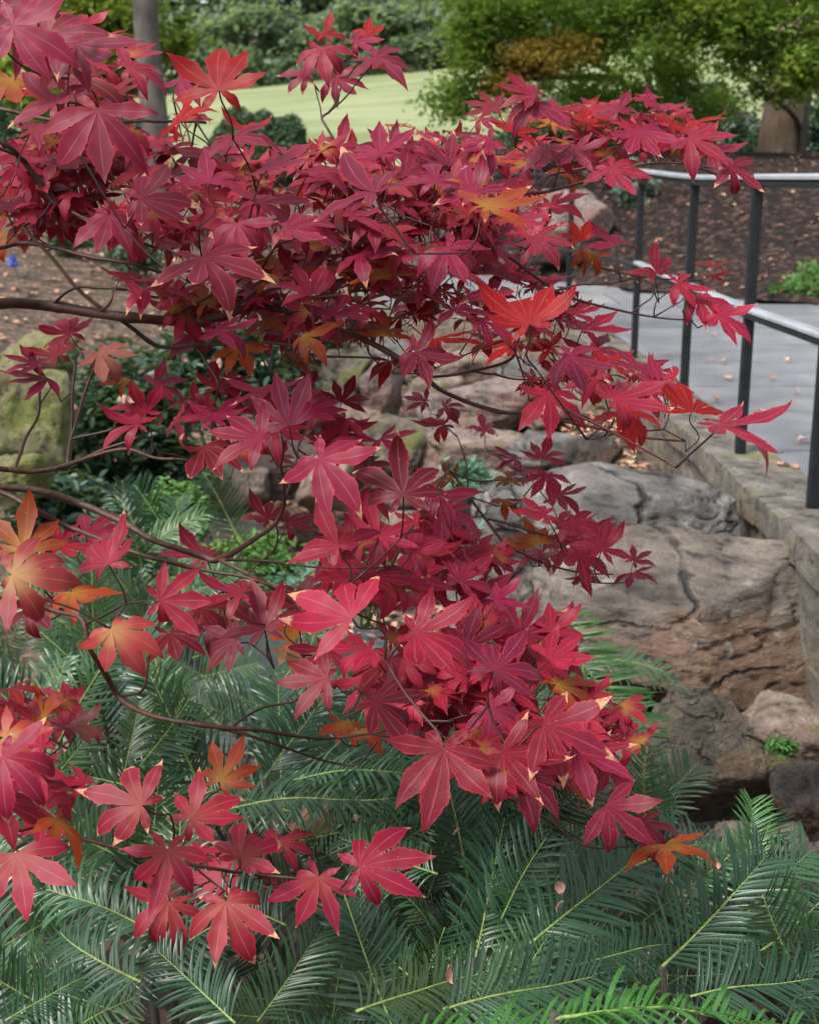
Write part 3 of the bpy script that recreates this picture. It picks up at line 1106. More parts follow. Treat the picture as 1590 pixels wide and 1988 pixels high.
def clumped(c, rad, clumps, per, csize, rg, shell=0.55):
    C = blob(c, rad, clumps, rg, shell)
    out = []
    for q in C:
        s = csize * rg.uniform(0.6, 1.4)
        pts_ = rg.normal(size=(per, 3)) * np.array([s, s, s * 0.55])
        out.append(q[None] + pts_)
    return np.vstack(out)


def crown(name, C, size, mat, parent, aspect=0.55, flat=0.3, seed=1):
    rg = np.random.default_rng(seed)
    V, Fq = leaf_quads(C, rg.uniform(size * 0.7, size * 1.3, len(C)), rg, flat, aspect, 0.1)
    return tag(make(name, mesh(name, V, Fq, False), mat, parent), kind='stuff')


# far trees across the top of the lawn
far_rows = [(-24, 58, 9, 13, 'tall'), (-15, 61, 9, 14, 'tall'), (-7.5, 60, 8, 13, 'tall'), (-0.5, 62, 8, 14, 'tall'), (6.5, 61, 8, 13, 'tall'), (14, 60, 9, 14, 'tall'), (23, 58, 9, 13, 'tall'), (33, 58, 10, 14, 'tall')]
far_lab = ['dense blue green tree beyond the lawn, leftmost of the row behind the grey trunk', 'dense blue green tree beyond the lawn, directly behind the grey trunk', 'dense blue green tree beyond the lawn, above the scarlet backlit leaf', 'dense blue green tree beyond the lawn, above the small twig of crimson leaves', 'dense blue green tree beyond the lawn where its top edge meets the green maple', 'far tree beyond the lawn hidden mostly behind the green maple', 'far tree beyond the lawn behind the tall brown trunk', 'rightmost far tree of the row beyond the lawn']
for k, (x, y, rw, h, _) in enumerate(far_rows):
    gz = ground_h(x, y)
    tr = thing('tree', (x, y, gz), far_lab[k], 'tree', 'far trees beyond the lawn')
    rg = np.random.default_rng(700 + k)
    C = clumped((x, y - 1, gz + h * 0.50), (rw * 0.72, 4.0, h * 0.52), 130, 120, 0.75, rg)
    crown('crown', C, 0.42, M['far_tree'], tr, 0.6, 0.3, 70 + k)
    tube_obj('trunk', [(x, y, gz - 0.2), (x + 0.1, y, gz + h * 0.3), (x - 0.1, y, gz + h * 0.7)], [0.4, 0.33, 0.15], M['bark_dark'], tr, 8)

# low growth along the foot of the far trees
rg = np.random.default_rng(91)
for k in range(9):
    x = -22 + k * 5.2
    y = 54.5 + rg.uniform(-1, 1)
    gz = ground_h(x, y)
    sh = thing('shrub', (x, y, gz), 'blue green shrub at the foot of the far trees, on the upper lawn edge', 'shrub', 'shrubs at the foot of the far trees')
    C = clumped((x, y, gz + 1.3), (2.9, 1.5, 1.7), 60, 70, 0.4, rg)
    crown('foliage', C, 0.30, M['far_tree'], sh, 0.6, 0.3, 170 + k)
    tube_obj('stem', [(x, y, gz - 0.1), (x, y, gz + 1.0)], [0.06, 0.03], M['bark_dark'], sh, 5)

# grey trunk on the left
gx, gy = P(300, 300, 12.0).x, P(300, 300, 12.0).y
gz = ground_h(gx, gy)
tr = thing('tree', (gx, gy, gz), 'slender grey trunked tree standing on the soil bank behind the maple', 'tree')
rad0 = 0.135
tube_obj('trunk', smooth_path([(gx + 0.02, gy, gz - 0.2), (gx, gy, gz + 0.5), (gx + 0.02, gy, gz + 1.2), (gx - 0.02, gy, gz + 2.2), (gx + 0.05, gy, gz + 3.6), (gx - 0.05, gy, gz + 5.5)], 5), np.linspace(rad0 * 1.15, rad0 * 0.62, 26), M['bark_grey'], tr, 14)
tube_obj('branch', smooth_path([(gx, gy, gz + 2.9), (gx - 0.6, gy - 0.2, gz + 3.7), (gx - 1.3, gy - 0.4, gz + 4.1)], 4), np.linspace(0.06, 0.02, 9), M['bark_grey'], tr, 8)
rg = np.random.default_rng(31)
C = clumped((gx, gy, gz + 5.4), (2.6, 2.0, 1.8), 90, 60, 0.22, rg)
crown('crown', C, 0.12, M['tree_lime'], tr, 0.6, 0.3, 32)

# lime leaved small tree seen left of that trunk
c = P(185, 75, 13.0)
gz = ground_h(c.x - 0.3, c.y)
tr = thing('tree', (c.x - 0.3, c.y, gz), 'small lime green tree seen between the upper left maple leaves and the grey trunk', 'tree')
C = np.vstack([clumped(P(215, 70, 13.0), (0.40, 0.5, 0.62), 50, 55, 0.13, rg), clumped(P(110, 130, 13.2), (0.75, 0.6, 0.55), 60, 55, 0.15, rg), clumped(P(90, -30, 13.2), (1.0, 0.7, 0.7), 60, 55, 0.16, rg), clumped(P(346, 70, 13.4), (0.09, 0.2, 0.22), 8, 30, 0.07, rg)])
crown('crown', C, 0.095, M['tree_lime'], tr, 0.6, 0.3, 33)
tube_obj('trunk', smooth_path([(c.x - 0.3, c.y, gz - 0.1), (c.x - 0.35, c.y, gz + 0.9), (c.x - 0.1, c.y, gz + 1.9)], 4), np.linspace(0.07, 0.03, 9), M['bark_dark'], tr, 8)

# clipped round shrub on the lawn's edge
c = P(505, 300, 20.0)
gz = ground_h(c.x, c.y)
sh = thing('shrub', (c.x, c.y, gz), 'clipped rounded dark green shrub in front of the lawn', 'shrub')
rg = np.random.default_rng(41)
topz = P(505, 212, 20.0).z
n = 9000
d_ = rg.normal(size=(n, 3)); d_ /= np.linalg.norm(d_, axis=1)[:, None]
d_[:, 2] = np.abs(d_[:, 2])
C = np.array([c.x, c.y, gz]) + d_ * np.array([0.86, 0.8, topz - gz]) * (rg.uniform(0.86, 1.03, n) * (1 + 0.10 * np.sin(d_[:, 0] * 5 + 1) * np.cos(d_[:, 2] * 4) + 0.05 * np.sin(d_[:, 0] * 13)))[:, None]
crown('foliage', C, 0.075, M['shrub_clip'], sh, 0.55, 0.2, 42)
tube_obj('stem', [(c.x, c.y, gz - 0.1), (c.x, c.y, gz + 0.5)], [0.05, 0.03], M['bark_dark'], sh, 6)

# the tree with the tall brown trunk on the mulch
b0 = P(1512, 336, 16.5)
gz = mulch_h(b0.x, b0.y)
big_tree = thing('tree', (b0.x, b0.y, gz), 'large green tree with thick brown trunk rising from the mulch bed', 'tree')
zz = b0.z
tube_obj('trunk', smooth_path([(b0.x - 0.02, b0.y, min(gz, zz) - 0.3), (b0.x - 0.01, b0.y, zz + 0.05), (b0.x + 0.02, b0.y, zz + 0.6), (b0.x + 0.10, b0.y, zz + 1.4), (b0.x + 0.2, b0.y, zz + 2.6), (b0.x + 0.2, b0.y, zz + 4.5)], 5), [0.40, 0.36, 0.345, 0.33, 0.32, 0.315, 0.31, 0.305, 0.30, 0.30, 0.295, 0.29, 0.285, 0.28, 0.275, 0.27, 0.265, 0.26, 0.25, 0.24, 0.23, 0.22, 0.21, 0.20, 0.19, 0.18], M['bark_brown'], big_tree, 16)
for pts_, r0 in (([P(1560, 300, 16.2), P(1545, 230, 16.0), P(1490, 180, 15.6), P(1420, 130, 15.2)], 0.07), ([P(1555, 330, 16.1), P(1560, 270, 16.0), P(1570, 190, 15.9), P(1590, 90, 15.8)], 0.09)):
    tube_obj('branch', smooth_path(pts_, 5), np.linspace(r0 * 0.6, r0 * 0.3, 16), M['bark_dark'], big_tree, 8)


def px_clumps(spec, rg, per, cs):
    out = []
    for (x, y, rx, ry, d, n) in spec:
        k = d / F_PX
        out.append(clumped(P(x, y, d), (rx * k, 0.55 * (rx + ry) * k, ry * k), n, per, cs, rg, 0.2))
    return np.vstack(out)


rg = np.random.default_rng(61)
C = px_clumps([(1500, 20, 130, 80, 14.5, 60), (1560, 130, 80, 60, 14.5, 34), (1400, 40, 110, 70, 14.5, 46), (1460, 110, 80, 45, 14.8, 28), (1290, 20, 110, 70, 14.8, 44), (1380, -80, 260, 80, 14.5, 80), (1590, 20, 60, 80, 14.2, 24), (1520, 170, 60, 22, 15.2, 12)], rg, 42, 0.13)
crown('crown', C, 0.085, M['tree_green'], big_tree, 0.42, 0.45, 62)

# green maple reaching in from the middle, with an orange patch
b1 = P(1285, 335, 18.0)
gz = mulch_h(b1.x, b1.y)
gm_ = thing('tree', (b1.x, b1.y, gz), 'green maple with drooping fine foliage turning orange at one side', 'tree')
tube_obj('trunk', smooth_path([(b1.x, b1.y, gz - 0.2), (b1.x, b1.y, b1.z + 0.3), (b1.x - 0.05, b1.y, b1.z + 1.2), (b1.x - 0.4, b1.y - 0.5, b1.z + 2.1)], 4), np.linspace(0.13, 0.07, 13), M['bark_dark'], gm_, 8)
for pts_ in ([P(1280, 230, 17.8), P(1200, 150, 16.5), P(1080, 90, 15.5), P(960, 60, 15)], [P(1275, 200, 17.8), P(1240, 120, 16.8), P(1160, 40, 16)], [P(1200, 150, 16.5), P(1050, 150, 15.5), P(930, 170, 15)]):
    tube_obj('branch', smooth_path(pts_, 4), np.linspace(0.05, 0.015, (len(pts_) - 1) * 4 + 1), M['bark_dark'], gm_, 6)
C = px_clumps([(960, 20, 90, 55, 14.5, 44), (1090, 30, 120, 60, 14.8, 54), (1200, 50, 110, 60, 15.0, 40), (925, 110, 55, 50, 14.6, 26), (880, 195, 48, 42, 14.8, 24), (960, 190, 55, 40, 15.2, 16), (1120, 165, 90, 45, 15.5, 24), (1200, 190, 80, 55, 16.0, 20), (1290, 150, 90, 60, 16.0, 24), (1010, -70, 200, 70, 14.6, 60), (920, 60, 45, 40, 14.5, 18), (1380, 210, 70, 40, 16.4, 14), (1230, 225, 130, 30, 16.6, 22), (1080, 225, 90, 26, 16.0, 14), (1120, 90, 100, 50, 15.5, 18), (1260, 110, 100, 50, 16, 20), (1350, 150, 80, 50, 16, 12)], rg, 42, 0.12)
crown('crown', C, 0.080, M['tree_green'], gm_, 0.42, 0.45, 63)
C = px_clumps([(1035, 120, 68, 30, 14.4, 26), (1110, 95, 40, 22, 14.6, 10), (975, 150, 40, 20, 14.5, 8)], rg, 70, 0.10)
o = crown('turning_foliage', C, 0.080, M['tree_orange'], gm_, 0.42, 0.45, 64)
tag(o, 'orange and yellow turning leaves')

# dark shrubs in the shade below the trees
shade = [(1010, 285, 60, 40, 21.0, 'dark shrub between the crimson upper right spray and the lawn'), (1270, 300, 60, 50, 21.5, 'dark shrub behind the end knob of the railing'), (1150, 205, 90, 40, 24.0, 'loose dark green shrub beyond the mulch bed, under the drooping maple foliage'), (1330, 190, 90, 40, 24.0, 'loose dark green shrub beyond the mulch bed, left of the thick trunk'), (150, 290, 130, 60, 22.0, 'dark green shrub on the bank left of the grey trunk'), (20, 250, 110, 75, 21.0, 'tall dark green shrub on the bank at the left edge'), (265, 265, 50, 55, 23.0, 'dark green shrub directly behind the grey trunk'), (1070, 250, 75, 55, 19.5, 'dark evergreen shrub in the shade left of the slim trunk'), (1180, 265, 80, 60, 20.0, 'dark evergreen shrub behind the crimson spray at right'), (1360, 265, 95, 70, 20.5, 'tall dark evergreen shrub left of the thick brown trunk'), (1450, 290, 60, 55, 19.0, 'low dark shrub touching the thick brown trunk'), (1580, 270, 50, 70, 20.0, 'dark shrub right of the thick brown trunk'), (920, 300, 70, 35, 19.0, 'low dark shrub at the end of the lawn behind the railing')]
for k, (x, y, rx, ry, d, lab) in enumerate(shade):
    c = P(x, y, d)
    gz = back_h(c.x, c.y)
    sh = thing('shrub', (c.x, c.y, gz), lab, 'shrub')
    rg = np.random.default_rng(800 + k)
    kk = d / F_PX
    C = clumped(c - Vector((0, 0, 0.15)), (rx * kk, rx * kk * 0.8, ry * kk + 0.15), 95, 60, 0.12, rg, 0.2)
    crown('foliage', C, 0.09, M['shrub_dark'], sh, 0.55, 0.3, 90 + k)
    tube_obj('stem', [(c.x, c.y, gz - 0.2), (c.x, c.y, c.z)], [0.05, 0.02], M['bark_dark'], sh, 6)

for (x, y, rx, ry, d, m, nm, lab, size) in [(1235, 372, 48, 30, 13.2, 'shrub_grey', 'shrub', 'small grey green shrub at the back of the mulch bed', 0.06), (1215, 335, 40, 26, 13.8, 'shrub_grey', 'shrub', 'pale grey green shrub behind the end knob of the railing', 0.06), (1565, 555, 60, 45, 9.9, 'plant_green', 'plant', 'leafy green plant at the edge of mulch and path', 0.055), (1440, 345, 40, 20, 16.0, 'shrub_dark', 'plant', 'low dark plant at the foot of the thick brown trunk', 0.06), (140, 465, 34, 26, 9.5, 'shrub_dark', 'plant', 'small green seedling on the bare soil bank', 0.05), (265, 500, 45, 30, 9.0, 'shrub_dark', 'plant', 'low green plant on the soil bank behind the crossing twigs', 0.05)]:
    c = P(x, y, d)
    k = d / F_PX
    rg = np.random.default_rng(int(x))
    pl = thing(nm, (c.x, c.y, c.z - ry * k), lab, nm)
    C = clumped(c, (rx * k, rx * k * 0.8, ry * k), 26, 34, 0.045, rg, 0.2)
    crown('foliage', C, size, M[m], pl, 0.55, 0.4, int(y))
    for q in range(4):
        tube_obj('stem', [(c.x, c.y, c.z - ry * k - 0.06), (c.x + random.uniform(-1, 1) * rx * k * 0.5, c.y, c.z + random.uniform(-0.2, 0.6) * ry * k)], [0.008, 0.004], M['plant_green'], pl, 5)

# plant label standing by the brown trunk
c = P(1531, 332, 15.6)
pl = thing('plant_label', (c.x, c.y, c.z - 0.14), 'small white plant label on a short stake by the brown trunk', 'label')
o = make('plate', box_mesh('plate', 0.10, 0.006, 0.085, 0.002), M['white']); o.location = c; o.rotation_euler = (-0.4, 0, 0); adopt(o, pl)
tube_obj('stake', [(c.x, c.y + 0.006, c.z - 0.22), (c.x, c.y + 0.004, c.z)], 0.006, M['post'], pl, 6)

# blue flower spike on the soil bank
c = P(25, 508, 8.6)
fl = thing('flower', (c.x, c.y, ground_h(c.x, c.y)), 'single blue flower head on a thin dark stem, on the soil bank', 'flower')
tube_obj('stem', smooth_path([(c.x + 0.09, c.y, ground_h(c.x, c.y) - 0.02), (c.x + 0.05, c.y, c.z - 0.15), c], 4), np.linspace(0.006, 0.004, 9), M['bark_dark'], fl, 6)
rg = np.random.default_rng(5)
C = blob(c, (0.032, 0.032, 0.04), 90, rg)
crown('petals', C, 0.028, M['blue'], fl, 0.6, 0.1, 6)

# dark shrub mass on the left behind the branches: three shrubs
for k, (x, y, rx, ry, d, lab) in enumerate([(215, 860, 165, 170, 4.7, 'dense dark green shrub behind the hanging lower left twigs'), (420, 730, 170, 105, 5.6, 'dense dark green shrub under the main maple branch'), (590, 690, 90, 70, 6.4, 'dark green shrub at the left end of the rockery'), (120, 1010, 110, 60, 4.2, 'low dark green shrub below the moss covered boulder')]):
    c = P(x, y, d)
    kk = d / F_PX
    gz = ground_h(c.x, c.y + rx * kk * 0.4)
    sh = thing('shrub', (c.x, c.y + rx * kk * 0.4, gz), lab, 'shrub')
    rg = np.random.default_rng(900 + k)
    C = clumped(c + Vector((0, rx * kk * 0.4, 0)), (rx * kk, rx * kk * 0.7, ry * kk), 85, 60, 0.05, rg, 0.25)
    crown('foliage', C, 0.052, M['shrub_dark'], sh, 0.42, 0.5, 190 + k)
    for q in range(5):
        tube_obj('stem', [(c.x + random.uniform(-.1, .1), c.y + rx * kk * 0.4, gz - 0.05), (c.x + random.uniform(-1, 1) * rx * kk * 0.7, c.y + rx * kk * 0.3, c.z + random.uniform(0, .6) * ry * kk)], [0.012, 0.005], M['bark_dark'], sh, 5)
    for q in range(7):
        a = random.uniform(0, 6.28); e = random.uniform(0.3, 0.95)
        p = c + Vector((math.cos(a) * rx * kk * e, -rx * kk * 0.25, math.sin(a) * ry * kk * e * 0.8))
        dead_leaf(p, random.uniform(0.03, 0.05), 'pinkish dry leaf caught in the dark green shrubs on the left', 'dry leaves caught in the dark shrubs', (random.uniform(0, 3), random.uniform(0, 3), random.uniform(0, 6)))

# small bright herbs by the creek and on the rocks
for (x, y, rx, ry, d, m, lab) in [(500, 1085, 85, 50, 4.0, 'plant_green', 'bright green low herb on the far bank of the creek'), (400, 1135, 90, 45, 3.7, 'plant_green', 'bright green fern like herb in front of the far creek bank'), (610, 1150, 80, 55, 3.6, 'plant_blue', 'pale blue green herb between the crimson leaves and creek'), (915, 930, 38, 40, 4.9, 'plant_blue', 'small blue green herb growing between the rockery stones'), (960, 1060, 70, 30, 4.0, 'plant_blue', 'pale blue green herb on the shoulder of the huge boulder'), (1520, 1452, 24, 6, 2.5, 'plant_green', 'tuft of yellow green moss on the slab under the huge boulder'), (720, 1120, 70, 50, 3.5, 'plant_green', 'green herb showing through the middle of the maple leaves'), (340, 1000, 60, 60, 3.4, 'plant_green', 'soft green herb under the upright yew shoot')]:
    c = P(x, y, d)
    k = d / F_PX
    rg = np.random.default_rng(int(x * 3))
    pl = thing('herb', (c.x, c.y, c.z - ry * k), lab, 'plant')
    C = clumped(c, (rx * k, rx * k * 0.8, ry * k), 12 if 'moss' in lab else 40, 34, 0.010 if 'moss' in lab else 0.022, rg, 0.2)
    crown('foliage', C, 0.014 if 'moss' in lab else 0.03, M[m], pl, 0.4, 0.5, int(y))
    for q in range(0 if 'moss' in lab else 6):
        tube_obj('stem', [(c.x + random.uniform(-.3, .3) * rx * k, c.y, c.z - ry * k - 0.08), (c.x + random.uniform(-1, 1) * rx * k * 0.8, c.y, c.z + random.uniform(0, 0.7) * ry * k)], [0.004, 0.002], M[m], pl, 5)

# ================================================================ PLUM YEW
def spray_meshes(seed, n_pairs=34, droop=0.18, vee=0.35, curve=0.35, nl=0.30, bend=0.0, lean=0.55):
    """A shoot one unit long along +Y, up is +Z: (stem mesh, needle mesh)."""
    rg = np.random.default_rng(seed)
    T = np.linspace(0, 1, 16)
    path_ = np.stack([bend * T ** 2, T - 0.04 * T ** 2, -droop * T ** 2 + 0.02 * np.sin(T * 7 + seed)], 1)

    def at(t):
        return np.array([np.interp(t, T, path_[:, k]) for k in range(3)])
    v, f = tube(path_, np.linspace(0.0085, 0.0035, 16), 6)
    stem = mesh('stem', v, f)
    V, Fc = [], []
    for i in range(n_pairs):
        t = 0.03 + 0.96 * (i + 0.5 * rg.random()) / n_pairs
        for side in (-1, 1):
            L = nl * (0.72 + 0.28 * math.sin(math.pi * min(1, t * 0.85 + 0.15))) * rg.uniform(0.82, 1.1)
            if t > 0.86:
                L *= 1 - (t - 0.86) * 2.8
            p = at(min(1, t + (0.012 if side > 0 else 0)))
            fwd = at(min(1, t + 0.03)) - at(max(0, t - 0.03))
            fwd /= np.linalg.norm(fwd)
            lat = np.cross(fwd, [0, 0, 1.0]); lat /= np.linalg.norm(lat)
            upv = np.cross(lat, fwd)
            lat = lat * side
            if rg.random() < 0.05:
                continue
            ln = lean * rg.uniform(0.75, 1.25) + 0.25 * t
            ve = vee * rg.uniform(0.7, 1.3)
            d0 = lat * math.cos(ln) + fwd * math.sin(ln) + upv * ve
            d0 /= np.linalg.norm(d0)
            cu = curve * rg.uniform(0.6, 1.4)
            wv = L * 0.0255 * rg.uniform(0.85, 1.15) + 0.002
            nb = len(V)
            m = 5
            pos = p.copy()
            d = d0.copy()
            for j in range(m + 1):
                q = j / m
                wj = wv * (0.55 if j == 0 else (1.0 if j < m - 1 else (0.92 if j == m - 1 else 0.12)))
                cr = np.cross(d, upv); cr /= np.linalg.norm(cr) + 1e-9
                nn = np.cross(cr, d)
                V += [pos - cr * wj, pos + nn * wj * 0.28 * -1, pos + cr * wj]
                d = d - upv * cu * 0.26 - fwd * 0.03
                d /= np.linalg.norm(d)
                pos = pos + d * L / m
            for j in range(m):
                a = nb + j * 3
                Fc += [(a, a + 1, a + 4, a + 3), (a + 1, a + 2, a + 5, a + 4)]
    return stem, mesh('needles', V, np.array(Fc))


SPR = [spray_meshes(1, 32, 0.08, 0.55, 0.40, 0.31), spray_meshes(2, 34, 0.16, 0.45, 0.65, 0.30, 0.06), spray_meshes(3, 28, 0.04, 0.75, 0.32, 0.34, -0.05), spray_meshes(4, 32, 0.22, 0.4, 0.55, 0.29, 0.08), spray_meshes(5, 38, 0.12, 0.7, 0.95, 0.30, -0.08), spray_meshes(6, 29, 0.10, 0.5, 0.35, 0.34)]
for st, ne in SPR:
    st.materials.append(M['yew_stem'])
    ne.materials.append(M['needle'])


def spray(root, a, b, nrm, var, mat):
    """A shoot of the plum yew from world point a to b with its upper side towards nrm."""
    a, b = Vector(a), Vector(b)
    y = b - a
    L = y.length
    y.normalize()
    z = Vector(nrm) - y * y.dot(Vector(nrm))
    z.normalize()
    x = y.cross(z)
    st, ne = SPR[var]
    mw = Matrix((x, y, z)).transposed().to_4x4()
    mw.translation = a
    mw = mw @ Matrix.Scale(L, 4)
    o = bpy.data.objects.new('spray', st)
    COL.objects.link(o)
    o.matrix_basis = mw
    adopt(o, root)
    n = bpy.data.objects.new('needles', ne)
    COL.objects.link(n)
    n.parent = o
    n.matrix_parent_inverse = Matrix.Identity(4)
    n['kind'] = 'stuff'
    if mat != 'needle':
        n.material_slots[0].link = 'OBJECT'
        n.material_slots[0].material = M[mat]
    return o


def yew(loc, label):
    z = ground_h(loc[0], loc[1])
    r = thing('plum_yew', (loc[0], loc[1], z), label, 'shrub', 'plum yew shrubs under the maple')
    return r


Y1 = yew((0.10, 1.55), 'plum yew with upright dark green sprays, in the middle under the crimson leaf tips')
Y2 = yew((-0.28, 1.35), 'plum yew with drooping dark sprays below the coral maple leaves at lower left')
Y3 = yew((0.42, 1.40), 'plum yew in front of the stones, its long sprays reaching up to the right')
Y4 = yew((-0.50, 2.35), 'pale green plum yew farther back between the creek and left edge')
Y5 = yew((0.42, 2.45), 'plum yew with arching sprays hanging in front of the huge boulder')
Y6 = yew((0.22, 1.02), 'fresh grass green plum yew shoots closest to the view at the bottom')
Y7 = yew((-0.62, 3.1), 'upright plum yew with curled needles behind the lowest forked branches')
CAMV = Vector((0, -0.75, 0.66))
HERO = [  # root, base xy, tip xy, depth base, depth tip, variant, material, normal tweak
    (Y1, (922, 1862), (985, 1570), 1.30, 1.42, 0, 'needle', (0, -1.0, 0.45)),
    (Y1, (1030, 1832), (1245, 1655), 1.22, 1.34, 5, 'needle', (-0.2, -0.9, 0.6)),
    (Y3, (1285, 1878), (1515, 1662), 1.18, 1.30, 2, 'needle', (-0.2, -0.8, 0.7)),
    (Y1, (690, 1968), (965, 1848), 1.10, 1.20, 1, 'needle', (0, -0.7, 0.8)),
    (Y6, (1075, 1968), (1590, 1950), 0.98, 1.0, 4, 'needle_new', (0.0, 0.25, 1)),
    (Y6, (800, 2020), (1240, 1935), 0.97, 1.0, 1, 'needle_new', (0.1, 0.1, 1)),
    (Y1, (560, 1512), (845, 1478), 1.52, 1.45, 4, 'needle_pale', (0, -0.2, 1)),
    (Y1, (420, 1570), (760, 1530), 1.46, 1.42, 4, 'needle', (0, -0.2, 1)),
    (Y2, (243, 1500), (272, 1350), 1.55, 1.62, 0, 'needle', (0, -1, 0.3)),
    (Y1, (515, 1512), (625, 1352), 1.55, 1.66, 5, 'needle', (-0.1, -0.9, 0.5)),
    (Y2, (460, 1990), (290, 1832), 1.06, 1.15, 0, 'needle', (0.1, -0.8, 0.6)),
    (Y2, (270, 1905), (40, 1800), 1.08, 1.18, 3, 'needle', (0.1, -0.8, 0.7)),
    (Y2, (500, 1985), (640, 1800), 1.12, 1.22, 2, 'needle', (0, -0.9, 0.6)),
    (Y2, (10, 1985), (190, 1860), 1.06, 1.12, 1, 'needle', (0, -0.6, 0.8)),
    (Y2, (330, 1830), (80, 1680), 1.16, 1.24, 4, 'needle_pale', (0, -0.7, 0.8)),
    (Y2, (560, 1800), (330, 1690), 1.2, 1.26, 1, 'needle', (0, -0.7, 0.8)),
    (Y3, (1340, 1935), (1600, 1885), 1.10, 1.14, 5, 'needle', (0, -0.5, 0.9)),
    (Y3, (1190, 1700), (1440, 1568), 1.36, 1.50, 3, 'needle', (0, -0.6, 0.9)),
    (Y3, (1420, 1800), (1590, 1640), 1.26, 1.38, 0, 'needle_pale', (0, -0.8, 0.6)),
    (Y3, (1450, 1700), (1470, 1545), 1.45, 1.52, 2, 'needle_new', (0, -1, 0.4)),
    (Y3, (1520, 2000), (1600, 1820), 1.12, 1.2, 2, 'needle', (0, -0.9, 0.5)),
    (Y5, (1055, 1195), (1265, 1440), 2.15, 2.02, 0, 'needle_new', (0.2, -0.8, 0.6)),
    (Y5, (1060, 1255), (1330, 1275), 2.4, 2.46, 1, 'needle_pale', (0, -0.2, 1)),
    (Y1, (1045, 1580), (1090, 1440), 1.6, 1.75, 0, 'needle_pale', (0, -1, 0.4)),
    (Y1, (745, 1760), (720, 1590), 1.36, 1.45, 0, 'needle_pale', (0, -1, 0.5)),
    (Y1, (850, 1700), (640, 1620), 1.34, 1.4, 1, 'needle', (0, -0.6, 0.8)),
    (Y1, (800, 1900), (660, 1770), 1.2, 1.28, 2, 'needle', (0, -0.8, 0.6)),
    (Y1, (1110, 1880), (1320, 1800), 1.16, 1.22, 1, 'needle', (0, -0.6, 0.8)),
    (Y1, (860, 1960), (1180, 1880), 1.08, 1.14, 5, 'needle', (0, -0.6, 0.8)),
    (Y7, (470, 1060), (400, 905), 3.0, 3.0, 2, 'needle', (0.2, -0.9, 0.5)),
    (Y7, (400, 920), (470, 930), 3.0, 2.9, 2, 'needle', (0.2, -0.6, 0.8)),
    (Y7, (345, 1070), (265, 930), 3.0, 3.0, 2, 'needle', (0.2, -0.9, 0.5)),
    (Y7, (350, 1130), (345, 960), 2.9, 2.95, 0, 'needle_pale', (0.2, -0.9, 0.5)),
    (Y7, (280, 1120), (200, 1010), 2.8, 2.8, 5, 'needle', (0.2, -0.9, 0.5)),
]
for (r, a, b, da, db, v, m, nm) in HERO:
    spray(r, P(*a, da), P(*b, db), nm, v, m)
# the rest of each shrub
rr = random.Random(77)


def fill(root, n, xr, yr, dr, L, mats, down=0.0, top=None):
    for _ in range(n):
        x, y = rr.uniform(*xr), rr.uniform(*yr)
        q = (y - yr[0]) / (yr[1] - yr[0])
        d = dr[1] + (dr[0] - dr[1]) * q + rr.uniform(0.05, 0.22)
        if top and y < top(x):
            continue
        a = P(x, y, d)
        if 300 < x < 600 and 1330 < y < 1420 and rr.random() < 0.55:      # open water of the creek shows here
            continue
        an = rr.uniform(-1.3, 1.3) + math.pi / 2 - (x - 800) / 2200
        l = rr.uniform(*L)
        dirv = Vector((math.cos(an), rr.uniform(-0.5, 0.6), math.sin(an) * 0.75 - down)).normalized()
        spray(root, a, a + dirv * l, (rr.uniform(-.3, .3), rr.uniform(-0.9, -0.2), rr.uniform(0.5, 1)), rr.randrange(6), rr.choice(mats))


N_, NP, NN = 'needle', 'needle_pale', 'needle_new'
fill(Y2, 22, (-60, 620), (1600, 2050), (1.12, 1.5), (0.12, 0.2), [N_, N_, NP])
fill(Y1, 25, (560, 1180), (1540, 2020), (1.16, 1.65), (0.12, 0.2), [N_, N_, NP])
fill(Y3, 14, (1150, 1620), (1780, 2030), (1.14, 1.45), (0.12, 0.19), [N_, N_, NP])
fill(Y4, 38, (-80, 420), (1170, 1560), (1.6, 2.6), (0.14, 0.24), [NP, NP, N_])
fill(Y1, 26, (380, 900), (1380, 1600), (1.6, 2.1), (0.14, 0.22), [N_, N_, NP])
fill(Y1, 14, (780, 1000), (1570, 1760), (1.42, 1.95), (0.14, 0.22), [N_, N_, NP])
fill(Y1, 14, (860, 1260), (1570, 1720), (1.42, 1.9), (0.14, 0.22), [N_, N_, NP])
fill(Y5, 9, (900, 1080), (1320, 1560), (1.8, 2.4), (0.14, 0.24), [NP, N_, NN])
fill(Y4, 9, (300, 700), (1290, 1420), (2.1, 2.7), (0.14, 0.24), [N_, NP])
fill(Y7, 8, (40, 420), (1010, 1160), (2.6, 3.0), (0.14, 0.22), [N_, NP])
fill(Y2, 14, (-60, 700), (1840, 2120), (1.10, 1.35), (0.13, 0.2), [N_, N_, NP])
fill(Y1, 12, (600, 1150), (1860, 2120), (1.08, 1.35), (0.13, 0.2), [N_, N_, NP])
# woody stems holding the shoots, rising from the ground
for r in (Y1, Y2, Y3, Y4, Y5, Y6, Y7):
    p = r.location
    kids = [o for o in bpy.data.objects if o.parent == r]
    for k in kids[::5]:
        e = k.matrix_basis.translation
        m_ = (Vector(p) + e) / 2 + Vector((0, 0.02, -0.08))
        tube_obj('branch', smooth_path([(p.x, p.y, p.z - 0.03), m_, e], 5), np.linspace(0.010, 0.0035, 11), M['bark_dark'], r, 5)

